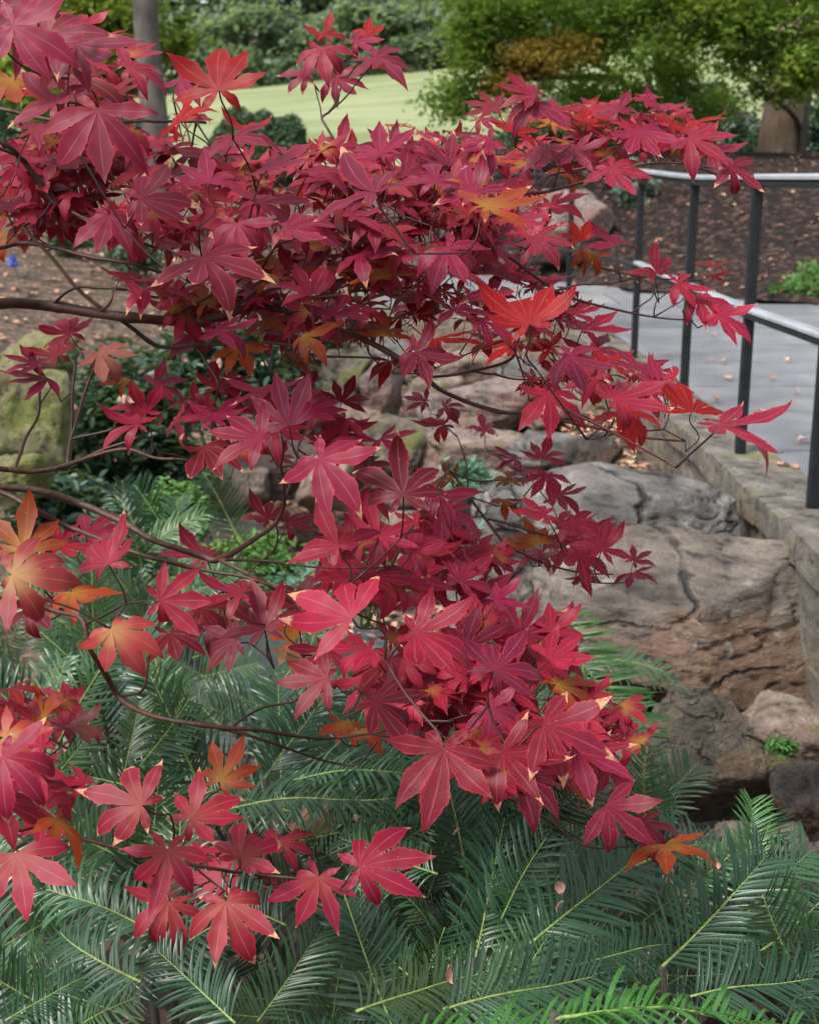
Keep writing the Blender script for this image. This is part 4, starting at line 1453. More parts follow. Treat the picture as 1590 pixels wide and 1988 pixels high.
# dry maple bits lying on the yew
for (x, y, d) in [(1085, 1720, 1.24), (1082, 1755, 1.24), (866, 1890, 1.08), (1395, 1675, 1.3), (883, 1612, 1.4), (258, 1845, 1.14), (265, 1295, 2.3), (385, 1390, 1.7), (455, 1440, 1.6), (690, 1590, 1.4), (130, 1450, 1.6), (345, 1385, 1.7)]:
    dead_leaf(P(x, y, d), random.uniform(0.009, 0.016), 'tiny dry pinkish leaf fragment resting on the plum yew needles', 'dry leaf fragments on the plum yew', (random.uniform(0, 6), random.uniform(0, 6), random.uniform(0, 6)))

# ================================================================ JAPANESE MAPLE
def leaf_mesh(seed, n=21):
    """Palmate leaf, stalk joint at the origin, middle lobe along +Y, upper side +Z, middle lobe one unit long."""
    rg = np.random.default_rng(seed)
    seven = rg.random() < 0.8
    gaps = np.radians([rg.uniform(36, 43), rg.uniform(37, 45), rg.uniform(40, 52)])
    ang, ln = [0.0], [1.0]
    for sgn in (-1, 1):
        acc = 0.0
        for k, (g, l) in enumerate(zip(gaps, (0.94, 0.74, 0.40))):
            if k == 2 and not seven:
                break
            acc += g * rg.uniform(0.95, 1.05)
            ang.append(sgn * acc)
            ln.append(l * rg.uniform(0.88, 1.08))
    order = np.argsort(ang)
    ang = np.array(ang)[order]
    ln = np.array(ln)[order]
    fold = rg.uniform(0.03, 0.24)
    cup = rg.uniform(-0.25, 0.30)
    V, Fc, UV = [], [], []
    N = len(ang)
    for i in range(N):
        L = ln[i]
        gl = (ang[i] - ang[i - 1]) / 2 if i > 0 else np.radians(24)
        gr = (ang[i + 1] - ang[i]) / 2 if i < N - 1 else np.radians(24)
        droop = rg.normal(0.07, 0.17)
        sway = rg.normal(0, 0.10)
        twist = rg.normal(0, 0.15)
        curl = rg.random() < 0.45
        cs = rg.uniform(1.0, 3.0) * (1 if rg.random() < 0.7 else -1)
        wmax = rg.uniform(0.132, 0.172) * (1.0 if L > 0.6 else 1.05)
        ts = 0.265
        b0 = len(V)
        # heading-integrated midrib so that tips can curl
        y_, z_, hd = 0.0, 0.0, 0.0
        mids = []
        for j in range(n + 1):
            mids.append((y_, z_, hd))
            t = j / n
            hd += -droop * 0.42 * (t + 0.2) + (cs * 0.55 * max(0, t - 0.80) * 2.2 if curl else 0)
            y_ += math.cos(hd) * L / n
            z_ += math.sin(hd) * L / n
        for j in range(n + 1):
            t = j / n
            yy, zz, hd = mids[j]
            xw = sway * t * t * L

            def hw(g):
                inner = t * math.tan(g)
                if t <= ts:
                    return inner * L
                w0 = ts * math.tan(g)
                q = (t - ts) / (1 - ts)
                if q < 0.42:
                    e = q / 0.42
                    e = e * e * (3 - 2 * e)
                    prof = w0 + (wmax - w0) * e
                else:
                    e = (q - 0.42) / 0.58
                    prof = wmax * max(0.0, 1 - e ** 1.25) ** 1.25
                tooth = 1 + (0.085 if j % 2 else -0.06) * (0.7 + 0.6 * math.sin(j * 1.7 + i)) * (1 if 0.1 < q < 0.93 else 0)
                return prof * tooth * L
            ca, sa = math.cos(ang[i]), math.sin(ang[i])
            for s_, w_ in ((-1, hw(gl)), (0, 0.0), (1, hw(gr))):
                lx = xw + s_ * w_
                tw = twist * max(0, t - 0.3)
                lz = zz + abs(s_) * w_ * fold * 1.2 + s_ * w_ * tw + cup * t * t * 0.25
                if s_:
                    lz += 0.007 * math.sin(j * 0.9 + seed + s_) * min(1, t * 3)
                # left of the lobe (s=-1) lies towards smaller angle
                vx = ca * lx + sa * yy
                vy = -sa * lx + ca * yy
                V.append((vx, vy, lz))
                UV.append((t, 0.5 + 0.5 * s_))
        for j in range(n):
            a = b0 + j * 3
            Fc += [(a, a + 1, a + 4, a + 3), (a + 1, a + 2, a + 5, a + 4)]
    nb = len(Fc)
    # stalk
    pl = rg.uniform(0.50, 0.75)
    sp = smooth_path([(0, 0, -0.004), (0.0, -0.12 * pl, -0.25 * pl), (rg.normal(0, 0.08), -0.35 * pl, -0.62 * pl), (rg.normal(0, 0.12), -0.55 * pl, -0.95 * pl)], 3)
    tv, tf = tube(sp, np.linspace(0.012, 0.016, len(sp)), 5)
    off = len(V)
    V += [tuple(p) for p in tv]
    UV += [(0.0, 0.5)] * len(tv)
    faces = [tuple(f) for f in Fc] + [tuple(off + k for k in f) for f in tf]
    me = mesh('leaf', V, faces, True, UV, [0] * nb + [1] * len(tf))
    return me, Vector(sp[-1])


LEAF = [leaf_mesh(1000 + k) for k in range(40)]
for me, _ in LEAF:
    me.materials.append(M['leaf'])
    me.materials.append(M['twig'])

TRUNK_XY = (-0.66, 1.30)
maple = thing('japanese_maple', (TRUNK_XY[0], TRUNK_XY[1], 0.0), 'crimson Japanese maple whose leafy branches reach across the whole view', 'tree')

# colour, material, dryness
PAL = {
    'm': ((0.205, 0.008, 0.037), 'leaf', 0.35), 'c': ((0.29, 0.009, 0.036), 'leaf', 0.35), 'd': ((0.150, 0.006, 0.019), 'leaf', 0.30),
    'r': ((0.36, 0.006, 0.007), 'leaf_r', 0.25), 'o': ((0.34, 0.055, 0.010), 'leaf_o', 0.25), 'k': ((0.285, 0.012, 0.034), 'leaf_k', 0.42),
    'y': ((0.33, 0.05, 0.040), 'leaf_y', 0.35),
    'b': ((0.21, 0.060, 0.060), 'leaf', 0.45), 't': ((0.42, 0.20, 0.11), 'leaf', 1.5),
}
# x, y, lobe length px, direction of the middle lobe, squash of the plane, colour, (turn of the squash axis)
HL = [
    (25, 48, 150, -20, .85, 'm'), (95, 70, 125, 15, .8, 'm'), (150, 85, 120, -30, .8, 'm'), (190, 213, 142, -83, .9, 'm'), (108, 200, 110, 150, .7, 'm'),
    (272, 385, 122, 5, .85, 'm'), (211, 417, 90, -85, .75, 'm'), (393, 499, 125, -38, .8, 'd'), (461, 433, 95, -75, .85, 'm'), (506, 393, 98, 40, .7, 'm'),
    (556, 443, 132, -5, .75, 'm'), (515, 320, 100, 0, .55, 'm'), (626, 93, 72, -85, .7, 'm'), (599, 146, 66, 170, .8, 'm'), (651, 151, 64, -40, .8, 'm'),
    (727, 111, 85, -25, .7, 'm'), (717, 73, 52, 100, .7, 'r'), (631, 68, 58, 65, .6, 'r'), (690, 80, 58, 0, .6, 'm'), (425, 173, 118, 100, .85, 'r'),
    (350, 156, 64, -30, .6, 'm'), (350, 235, 84, 100, .6, 'r', 55), (372, 228, 52, 60, .6, 'd'), (455, 262, 85, -20, .5, 'm'), (478, 250, 62, 130, .5, 'r'),
    (660, 285, 68, 80, .7, 'm'), (740, 300, 88, 95, .65, 'm'), (762, 245, 48, 20, .3, 'r'), (728, 372, 150, 155, .42, 'm'), (690, 300, 60, 110, .6, 'r'),
    (405, 355, 88, 105, .7, 'm'), (1034, 183, 76, 165, .6, 'm'), (1036, 198, 76, -75, .8, 'm'), (961, 208, 62, 170, .6, 'm'), (953, 273, 70, -155, .8, 'm'),
    (1000, 258, 62, 60, .7, 'r'), (1062, 286, 70, -110, .8, 'm'), (1115, 291, 72, -20, .75, 'm'), (1183, 324, 74, -50, .85, 'm'), (1200, 216, 62, 110, .8, 'm'),
    (1238, 251, 76, -60, .85, 'm'), (1250, 196, 58, 30, .6, 'm'), (1300, 240, 62, 20, .6, 'r'), (1350, 234, 66, -5, .3, 'r'), (1336, 266, 86, -35, .75, 'm'),
    (1419, 324, 78, -35, .75, 'm'), (1305, 283, 52, -10, .6, 'o'), (1123, 216, 48, 20, .7, 'r'), (1100, 325, 52, -60, .8, 'o'), (843, 355, 88, 95, .8, 'm'),
    (916, 375, 92, 115, .8, 'm'), (941, 401, 108, 18, .55, 'o'), (989, 426, 82, 5, .6, 'm'), (1035, 461, 74, -35, .8, 'm'), (866, 481, 102, -60, .85, 'm'),
    (806, 484, 84, 180, .6, 'm'), (770, 398, 68, 30, .65, 'm'), (818, 402, 44, 60, .7, 'r'), (808, 421, 62, 0, .4, 'o'), (725, 431, 78, -20, .5, 'm'),
    (911, 534, 38, 150, .7, 'o'), (1027, 627, 122, 108, .85, 'r'), (1010, 618, 88, 40, .7, 'm'), (964, 572, 92, 150, .6, 'm'), (935, 622, 96, 0, .5, 'm'),
    (1002, 672, 72, 170, .6, 'r'), (806, 683, 108, -20, .8, 'm'), (745, 652, 74, 90, .55, 'o'), (800, 612, 64, 20, .55, 'r'), (740, 539, 76, 100, .7, 'o'),
    (860, 567, 62, 5, .4, 'r'), (833, 538, 34, 90, .8, 'r'), (850, 655, 92, -25, .3, 'r'), (592, 652, 88, 0, .55, 'o'), (511, 622, 64, -20, .6, 'o'),
    (604, 572, 88, 130, .7, 'm'), (650, 610, 82, 60, .7, 'm'), (652, 526, 72, 110, .7, 'o'), (700, 540, 72, 120, .7, 'o'), (545, 605, 46, -60, .7, 't'),
    (528, 535, 44, -90, .7, 't'), (342, 602, 68, 90, .8, 'o'), (235, 540, 92, 0, .3, 'm'), (285, 562, 84, -10, .32, 'c'), (372, 650, 62, -90, .8, 'm'),
    (425, 640, 86, -20, .6, 'm'), (467, 672, 66, -60, .75, 'o'), (136, 648, 68, 140, .75, 'c'), (111, 690, 64, 140, .7, 'c'), (73, 708, 74, 165, .5, 'm'),
    (91, 733, 74, -160, .5, 'm'), (192, 683, 80, -32, .8, 'b'), (247, 741, 58, 165, .6, 'o'), (299, 748, 68, 20, .6, 'm'), (284, 801, 74, 130, .75, 'c'),
    (270, 823, 90, 175, .6, 'c'), (508, 851, 118, 175, .8, 'm'), (561, 826, 108, 111, .9, 'm'), (395, 866, 88, -50, .8, 'd'), (620, 891, 132, -40, .8, 'm'),
    (664, 781, 62, 60, .8, 'd'), (415, 816, 78, 100, .7, 'm'), (425, 755, 68, 60, .7, 'd'), (520, 760, 92, 150, .32, 'm'), (610, 745, 54, 170, .6, 'm'),
    (690, 857, 74, 178, .5, 'm'), (740, 850, 74, 0, .4, 'm'), (784, 962, 124, 100, .9, 'd'), (521, 1008, 68, 140, .7, 'd'), (559, 1015, 64, 10, .6, 'd'),
    (659, 1063, 114, 125, .75, 'c'), (736, 1042, 90, 60, .75, 'c'), (798, 1071, 84, 30, .7, 'c'), (875, 1057, 58, 35, .7, 'r'), (685, 1200, 150, 155, .85, 'c'),
    (637, 1317, 110, -170, .85, 'd'), (729, 1363, 126, -22, .85, 'd'), (806, 1228, 146, -10, .75, 'c'), (959, 1301, 118, 45, .85, 'm'), (948, 1374, 96, -45, .85, 'm'),
    (1054, 1407, 156, -22, .8, 'm'), (861, 1454, 158, -98, .95, 'd'), (975, 1462, 146, -12, .6, 'd'), (1177, 1563, 118, -40, .95, 'm'), (1290, 1640, 104, -35, .4, 'o'),
    (1062, 922, 58, -80, .8, 'c'), (1002, 892, 54, 170, .5, 'm'), (1052, 890, 58, 60, .7, 'c'), (1061, 998, 74, 175, .75, 'c'), (1105, 1013, 64, -40, .8, 'c'),
    (1167, 1068, 74, 80, .8, 'c'), (1123, 1068, 68, -80, .8, 'c'), (1010, 1057, 58, 150, .7, 'o'), (1047, 1057, 58, 120, .7, 'o'), (1120, 1119, 48, -40, .5, 'r'),
    (1228, 1112, 50, -55, .5, 'c'), (992, 936, 54, 100, .7, 'o'), (977, 969, 44, -90, .7, 'o'), (878, 929, 48, 170, .6, 'o'), (963, 1166, 86, 5, .5, 'm'),
    (23, 1116, 150, -5, .9, 'y'), (45, 1070, 112, 95, .85, 'o'), (113, 1058, 78, 20, .7, 'c'), (216, 1222, 118, -50, .9, 'y'), (209, 1095, 104, 100, .7, 'c', 35),
    (312, 1166, 108, 2, 1, 'c'), (471, 1151, 104, 175, .5, 'm'), (458, 1243, 94, -170, .8, 'd'), (513, 1222, 104, 105, .85, 'd'), (575, 1240, 64, 150, .7, 'o'),
    (556, 1258, 52, -60, .8, 't'), (5, 1470, 134, -35, .85, 'c'), (8, 1432, 94, 10, .8, 'y'), (0, 1555, 124, -20, .8, 'c'), (32, 1656, 144, -70, .95, 'k'),
    (275, 1564, 138, 160, .95, 'k'), (325, 1651, 120, -90, .95, 'k'), (372, 1590, 112, 35, .85, 'k'), (428, 1518, 94, 60, .85, 'o'), (468, 1666, 108, 60, .9, 'k'),
    (440, 1752, 140, -65, .95, 'k'), (699, 1684, 146, 15, .95, 'c'), (619, 1704, 106, -110, .9, 'k'), (328, 1752, 106, -110, .9, 'k'), (148, 1411, 66, 30, .7, 'b'),
    (84, 1395, 70, 95, .35, 'o', 80), (110, 1590, 116, -48, .35, 'o', -40), (20, 1335, 64, -20, .3, 'r'), (1063, 760, 94, -80, .85, 'c'), (1104, 692, 108, -25, .6, 'm'),
    (1193, 776, 112, 15, .7, 'c'), (1199, 800, 92, -25, .5, 'r'), (1342, 800, 84, 98, .8, 'r'), (1398, 824, 165, -15, .3, 'c'), (1274, 529, 64, 100, .75, 'c'),
    (1315, 549, 74, -20, .7, 'c'), (1396, 610, 80, -28, .75, 'c'), (1356, 577, 76, -35, .7, 'c'), (1196, 475, 68, 145, .5, 'm'), (1128, 468, 54, 120, .7, 'r'),
    (1148, 488, 48, -120, .7, 'o'), (1372, 515, 44, 15, .35, 'r'), (1383, 536, 40, 20, .5, 'r'), (1180, 702, 68, 20, .6, 'r'), (1240, 718, 74, 60, .7, 'm'),
    (1290, 748, 84, 115, .45, 'm'), (1070, 674, 64, 170, .6, 'r'), (1118, 735, 48, 120, .7, 'o'), (826, 779, 48, 170, .75, 'm'), (861, 791, 48, -10, .75, 'm'),
    (861, 824, 64, -170, .7, 'r'), (941, 837, 46, 110, .7, 'm'),
    # second tier, partly hidden
    (70, 10, 140, -150, .8, 'm'), (150, 150, 110, -60, .6, 'd'), (250, 130, 90, 10, .6, 'm'),
    (20, 150, 96, -60, .7, 'o'), (60, 250, 92, 10, .5, 'm'), (30, 320, 86, 20, .5, 'd'), (110, 310, 92, -5, .5, 'm'), (60, 400, 96, 150, .5, 'm'), (150, 340, 84, 10, .45, 'm'),
    (20, 385, 80, 95, .7, 'r'), (15, 450, 64, -50, .7, 'o'), (230, 330, 80, 150, .5, 'd'), (90, 365, 80, 30, .5, 'c'), (330, 290, 84, -15, .5, 'm'), (390, 290, 84, -25, .45, 'm'),
    (560, 300, 84, 15, .45, 'm'), (600, 330, 90, -10, .45, 'm'), (640, 350, 80, 160, .5, 'm'), (470, 300, 76, 160, .5, 'm'), (580, 380, 80, 60, .6, 'r'), (640, 400, 80, 0, .6, 'o'), (680, 330, 84, 10, .5, 'm'),
    (680, 420, 90, 25, .5, 'm'), (790, 340, 80, 100, .65, 'm'), (800, 300, 76, 60, .6, 'm'), (870, 320, 84, 80, .7, 'm'), (820, 262, 66, 15, .4, 'm'), (870, 258, 66, -5, .4, 'd'), (760, 290, 70, 140, .6, 'm'),
    (900, 290, 60, 20, .5, 'c'), (660, 470, 90, 20, .55, 'm'), (700, 490, 88, -15, .5, 'm'), (620, 500, 80, 100, .6, 'd'), (600, 480, 80, 30, .6, 'o'), (760, 450, 84, 10, .5, 'm'), (880, 420, 80, 0, .5, 'c'),
    (830, 440, 80, 160, .5, 'r'), (940, 470, 84, 20, .5, 'm'), (900, 510, 88, -20, .6, 'm'), (960, 530, 86, 20, .6, 'm'), (540, 540, 80, 150, .6, 'o'), (580, 530, 86, 30, .6, 'm'), (480, 560, 80, -20, .6, 'c'),
    (450, 580, 80, 170, .5, 'c'), (400, 590, 78, 120, .6, 'o'), (560, 690, 70, -10, .5, 'o'), (640, 660, 76, 20, .5, 'o'), (690, 640, 76, 150, .6, 'o'), (700, 590, 80, 10, .5, 'r'), (770, 580, 80, 30, .55, 'o'),
    (760, 700, 70, -40, .6, 'r'), (880, 600, 84, -20, .5, 'm'), (1040, 560, 70, 50, .7, 'm'), (1080, 620, 70, 60, .7, 'm'), (1130, 640, 80, 20, .5, 'c'), (1150, 680, 84, 40, .5, 'm'), (1220, 760, 80, -20, .6, 'c'),
    (1080, 215, 66, 10, .6, 'm'), (1140, 240, 66, 20, .5, 'r'), (1160, 270, 68, 160, .6, 'm'), (1070, 240, 60, 40, .6, 'o'), (1020, 320, 60, 120, .7, 'o'), (1260, 230, 66, 30, .6, 'c'), (1380, 290, 68, -40, .7, 'm'),
    (1280, 210, 56, 60, .5, 'm'), (930, 230, 56, -10, .45, 'm'), (1150, 215, 60, 30, .5, 'm'), (600, 800, 80, 40, .7, 'm'), (460, 800, 84, 120, .6, 'd'), (650, 840, 84, 10, .6, 'm'), (700, 900, 84, -20, .6, 'd'),
    (850, 960, 90, -20, .7, 'm'), (860, 990, 84, -50, .7, 'm'), (700, 960, 70, -60, .7, 'c'), (640, 1110, 96, -10, .6, 'c'), (720, 1120, 96, 20, .6, 'd'), (780, 1130, 96, 30, .7, 'c'), (850, 1100, 90, 60, .7, 'm'),
    (890, 1130, 96, 70, .75, 'm'), (920, 1170, 96, 40, .7, 'm'), (880, 1190, 100, 40, .7, 'c'), (760, 1280, 104, -100, .8, 'd'), (850, 1310, 96, -60, .7, 'd'), (640, 1260, 90, -100, .7, 'd'), (560, 1180, 90, 100, .7, 'd'),
    (600, 1140, 80, -10, .5, 'm'), (900, 1260, 96, 70, .7, 'm'), (1010, 1230, 96, 60, .7, 'm'), (1040, 1280, 104, 10, .55, 'c'), (1080, 1330, 104, 10, .6, 'o'), (1120, 1350, 80, 10, .5, 'o'), (990, 1400, 100, 60, .7, 'd'), (880, 1380, 90, -120, .7, 'd'),
    (1000, 1500, 110, -70, .7, 'd'), (920, 1420, 96, 30, .7, 'd'), (670, 1400, 60, -100, .7, 'o'), (700, 1420, 64, -30, .5, 'o'), (1120, 1460, 110, -25, .6, 'm'), (1240, 1600, 80, -30, .6, 'd'), (1100, 1520, 60, 30, .6, 'o'),
    (1340, 1665, 76, -35, .35, 'b'), (400, 1080, 80, 150, .6, 'd'), (390, 1180, 84, -20, .6, 'd'), (420, 1200, 80, -150, .6, 'd'), (330, 1230, 76, -60, .7, 'd'), (170, 1040, 76, 60, .7, 'c'), (140, 1150, 90, -30, .6, 'o'), (60, 1180, 80, -30, .6, 'd'),
    (380, 1700, 90, -40, .7, 'd'), (540, 1640, 84, 30, .7, 'k'), (560, 1720, 80, 170, .6, 'd'), (40, 1500, 96, -10, .6, 'd'), (610, 1625, 70, 120, .7, 't'), (1230, 1090, 50, 30, .6, 'c'), (1140, 1030, 56, 20, .6, 'c'), (1085, 960, 54, -30, .7, 'c'),
    (1090, 1050, 54, 160, .6, 'r'), (1030, 910, 50, -90, .6, 'm'),
]


def depth_of(s):
    return min(1.75, max(0.74, 1.12 * (115.0 / s) ** 0.55))


hx = np.array([(l[0], l[1], depth_of(l[2])) for l in HL])


def D(x, y):
    w_ = 1.0 / ((hx[:, 0] - x) ** 2 + (hx[:, 1] - y) ** 2 + 70.0 ** 2) ** 1.5
    return float((w_ * hx[:, 2]).sum() / w_.sum())


LEAVES = []
LEAF_NOTE = {'r': 'glowing scarlet leaf', 'o': 'leaf turning orange and olive', 'y': 'coral leaf with yellow olive heart', 't': 'dried tan leaf', 'b': 'dusty faded leaf'}
rr = random.Random(3)
hidden_from = 187
for idx, L in enumerate(HL):
    x, y, s, ang, q, colr = L[:6]
    if 240 < y < 620 and 380 < x < 1100 and q < 0.84:
        q *= 0.76
    elif y < 1000 and q < 0.88 and s < 125:
        q *= 0.86
    phi = R_(L[6]) if len(L) > 6 else R_(rr.uniform(-14, 14))
    d0 = depth_of(s) * 0.55 + D(x, y) * 0.45
    second = idx >= hidden_from
    d = d0 + (rr.uniform(0.04, 0.14) if second else rr.uniform(-0.02, 0.02))
    size = s * d / F_PX * 1.04
    th = math.acos(max(0.12, min(0.999, q)))
    rel = R_(ang) - phi
    thp = math.atan2(math.sin(rel) / q, math.cos(rel))
    stretch = 1.0 / max(0.55, math.hypot(math.cos(thp), math.sin(thp) * q))
    size *= min(1.22, stretch)
    A = RT * math.cos(phi) + UP * math.sin(phi)
    Uv = UP * math.cos(phi) - RT * math.sin(phi)
    N0 = (CAM - P(x, y, d)).normalized()
    N0 = (N0 - A * N0.dot(A)).normalized()
    Uv = (Uv - N0 * Uv.dot(N0)).normalized()
    nrm = N0 * math.cos(th) + Uv * math.sin(th)
    vv = Uv * math.cos(th) - N0 * math.sin(th)
    yax = A * math.cos(thp) + vv * math.sin(thp)
    zax = nrm
    xax = yax.cross(zax)
    mw = Matrix((xax, yax, zax)).transposed().to_4x4()
    mw.translation = P(x, y, d)
    mw = mw @ Matrix.Scale(size, 4)
    li = rr.randrange(len(LEAF))
    me, foot = LEAF[li]
    o = bpy.data.objects.new('leaf', me)
    COL.objects.link(o)
    o.matrix_basis = mw
    adopt(o, maple)
    c, mt, dry = PAL[colr]
    k = 0.80 * rr.uniform(0.72, 1.22)
    o.color = (c[0] * k, c[1] * k * rr.uniform(0.8, 1.3), c[2] * k * rr.uniform(0.8, 1.25), max(0.0, dry - 0.14 + rr.uniform(-0.5, 0.5)))
    if colr in LEAF_NOTE:
        o['label'] = LEAF_NOTE[colr]
    if mt != 'leaf':
        o.material_slots[0].link = 'OBJECT'
        o.material_slots[0].material = M[mt]
    LEAVES.append((mw @ foot, x, y))

# the sheltered leaves inside the crown, behind those that can be picked out one by one
rg = np.random.default_rng(404)
IV, IF, IUV, IMI = [], [], [], []
zones = [((700, 410), (370, 125), 150), ((600, 585), (260, 65), 54), ((520, 830), (190, 70), 16), ((790, 1090), (180, 75), 34), ((880, 1290), (230, 110), 52), ((150, 340), (190, 110), 84), ((120, 120), (130, 120), 20), ((310, 400), (80, 90), 16), ((1180, 255), (200, 50), 24), ((1190, 745), (150, 45), 16), ((1000, 600), (130, 80), 16), ((70, 1480), (110, 140), 22), ((1130, 1430), (120, 80), 26), ((1010, 1470), (110, 60), 14), ((430, 1700), (170, 60), 5), ((1120, 1050), (80, 45), 9), ((850, 330), (200, 50), 26)]
nv = 0
for (cx_, cy_), (ax, ay), cnt in zones:
    for _ in range(cnt):
        r_ = math.sqrt(rg.random()); an = rg.uniform(0, 6.283)
        x, y = cx_ + ax * r_ * math.cos(an), cy_ + ay * r_ * math.sin(an)
        d = D(x, y) + rg.uniform(0.02, 0.24)
        sz_ = rg.uniform(0.036, 0.052)
        me, _f = LEAF[int(rg.integers(len(LEAF)))]
        tilt = rg.uniform(0.55, 1.25)
        nrm = (-FWD * math.cos(tilt) + UP * math.sin(tilt) + RT * rg.normal(0, 0.3)).normalized()
        yy = Vector(rg.normal(size=3)); yy = (yy - nrm * yy.dot(nrm)).normalized()
        xx = yy.cross(nrm)
        co = np.empty(len(me.vertices) * 3); me.vertices.foreach_get('co', co); co = co.reshape(-1, 3)
        R3 = np.array(Matrix((xx, yy, nrm)).transposed())
        IV.append(co @ R3.T * sz_ + np.array(P(x, y, d)))
        mi_ = 2 if rg.random() < 0.30 else 0
        for p in me.polygons:
            IF.append([v + nv for v in p.vertices]); IMI.append(1 if p.material_index else mi_)
        uvl = np.zeros((len(me.vertices), 2))
        for l_, u_ in zip(me.loops, me.uv_layers[0].data):
            uvl[l_.vertex_index] = u_.uv
        IUV.append(uvl)
        nv += len(co)
inner = make('inner_leaves', mesh('inner_leaves', np.vstack(IV), IF, True, np.vstack(IUV), IMI), [M['leaf'], M['twig'], M['leaf_o']], maple)
inner.color = (0.27, 0.011, 0.034, 0.2)
tag(inner, kind='stuff')

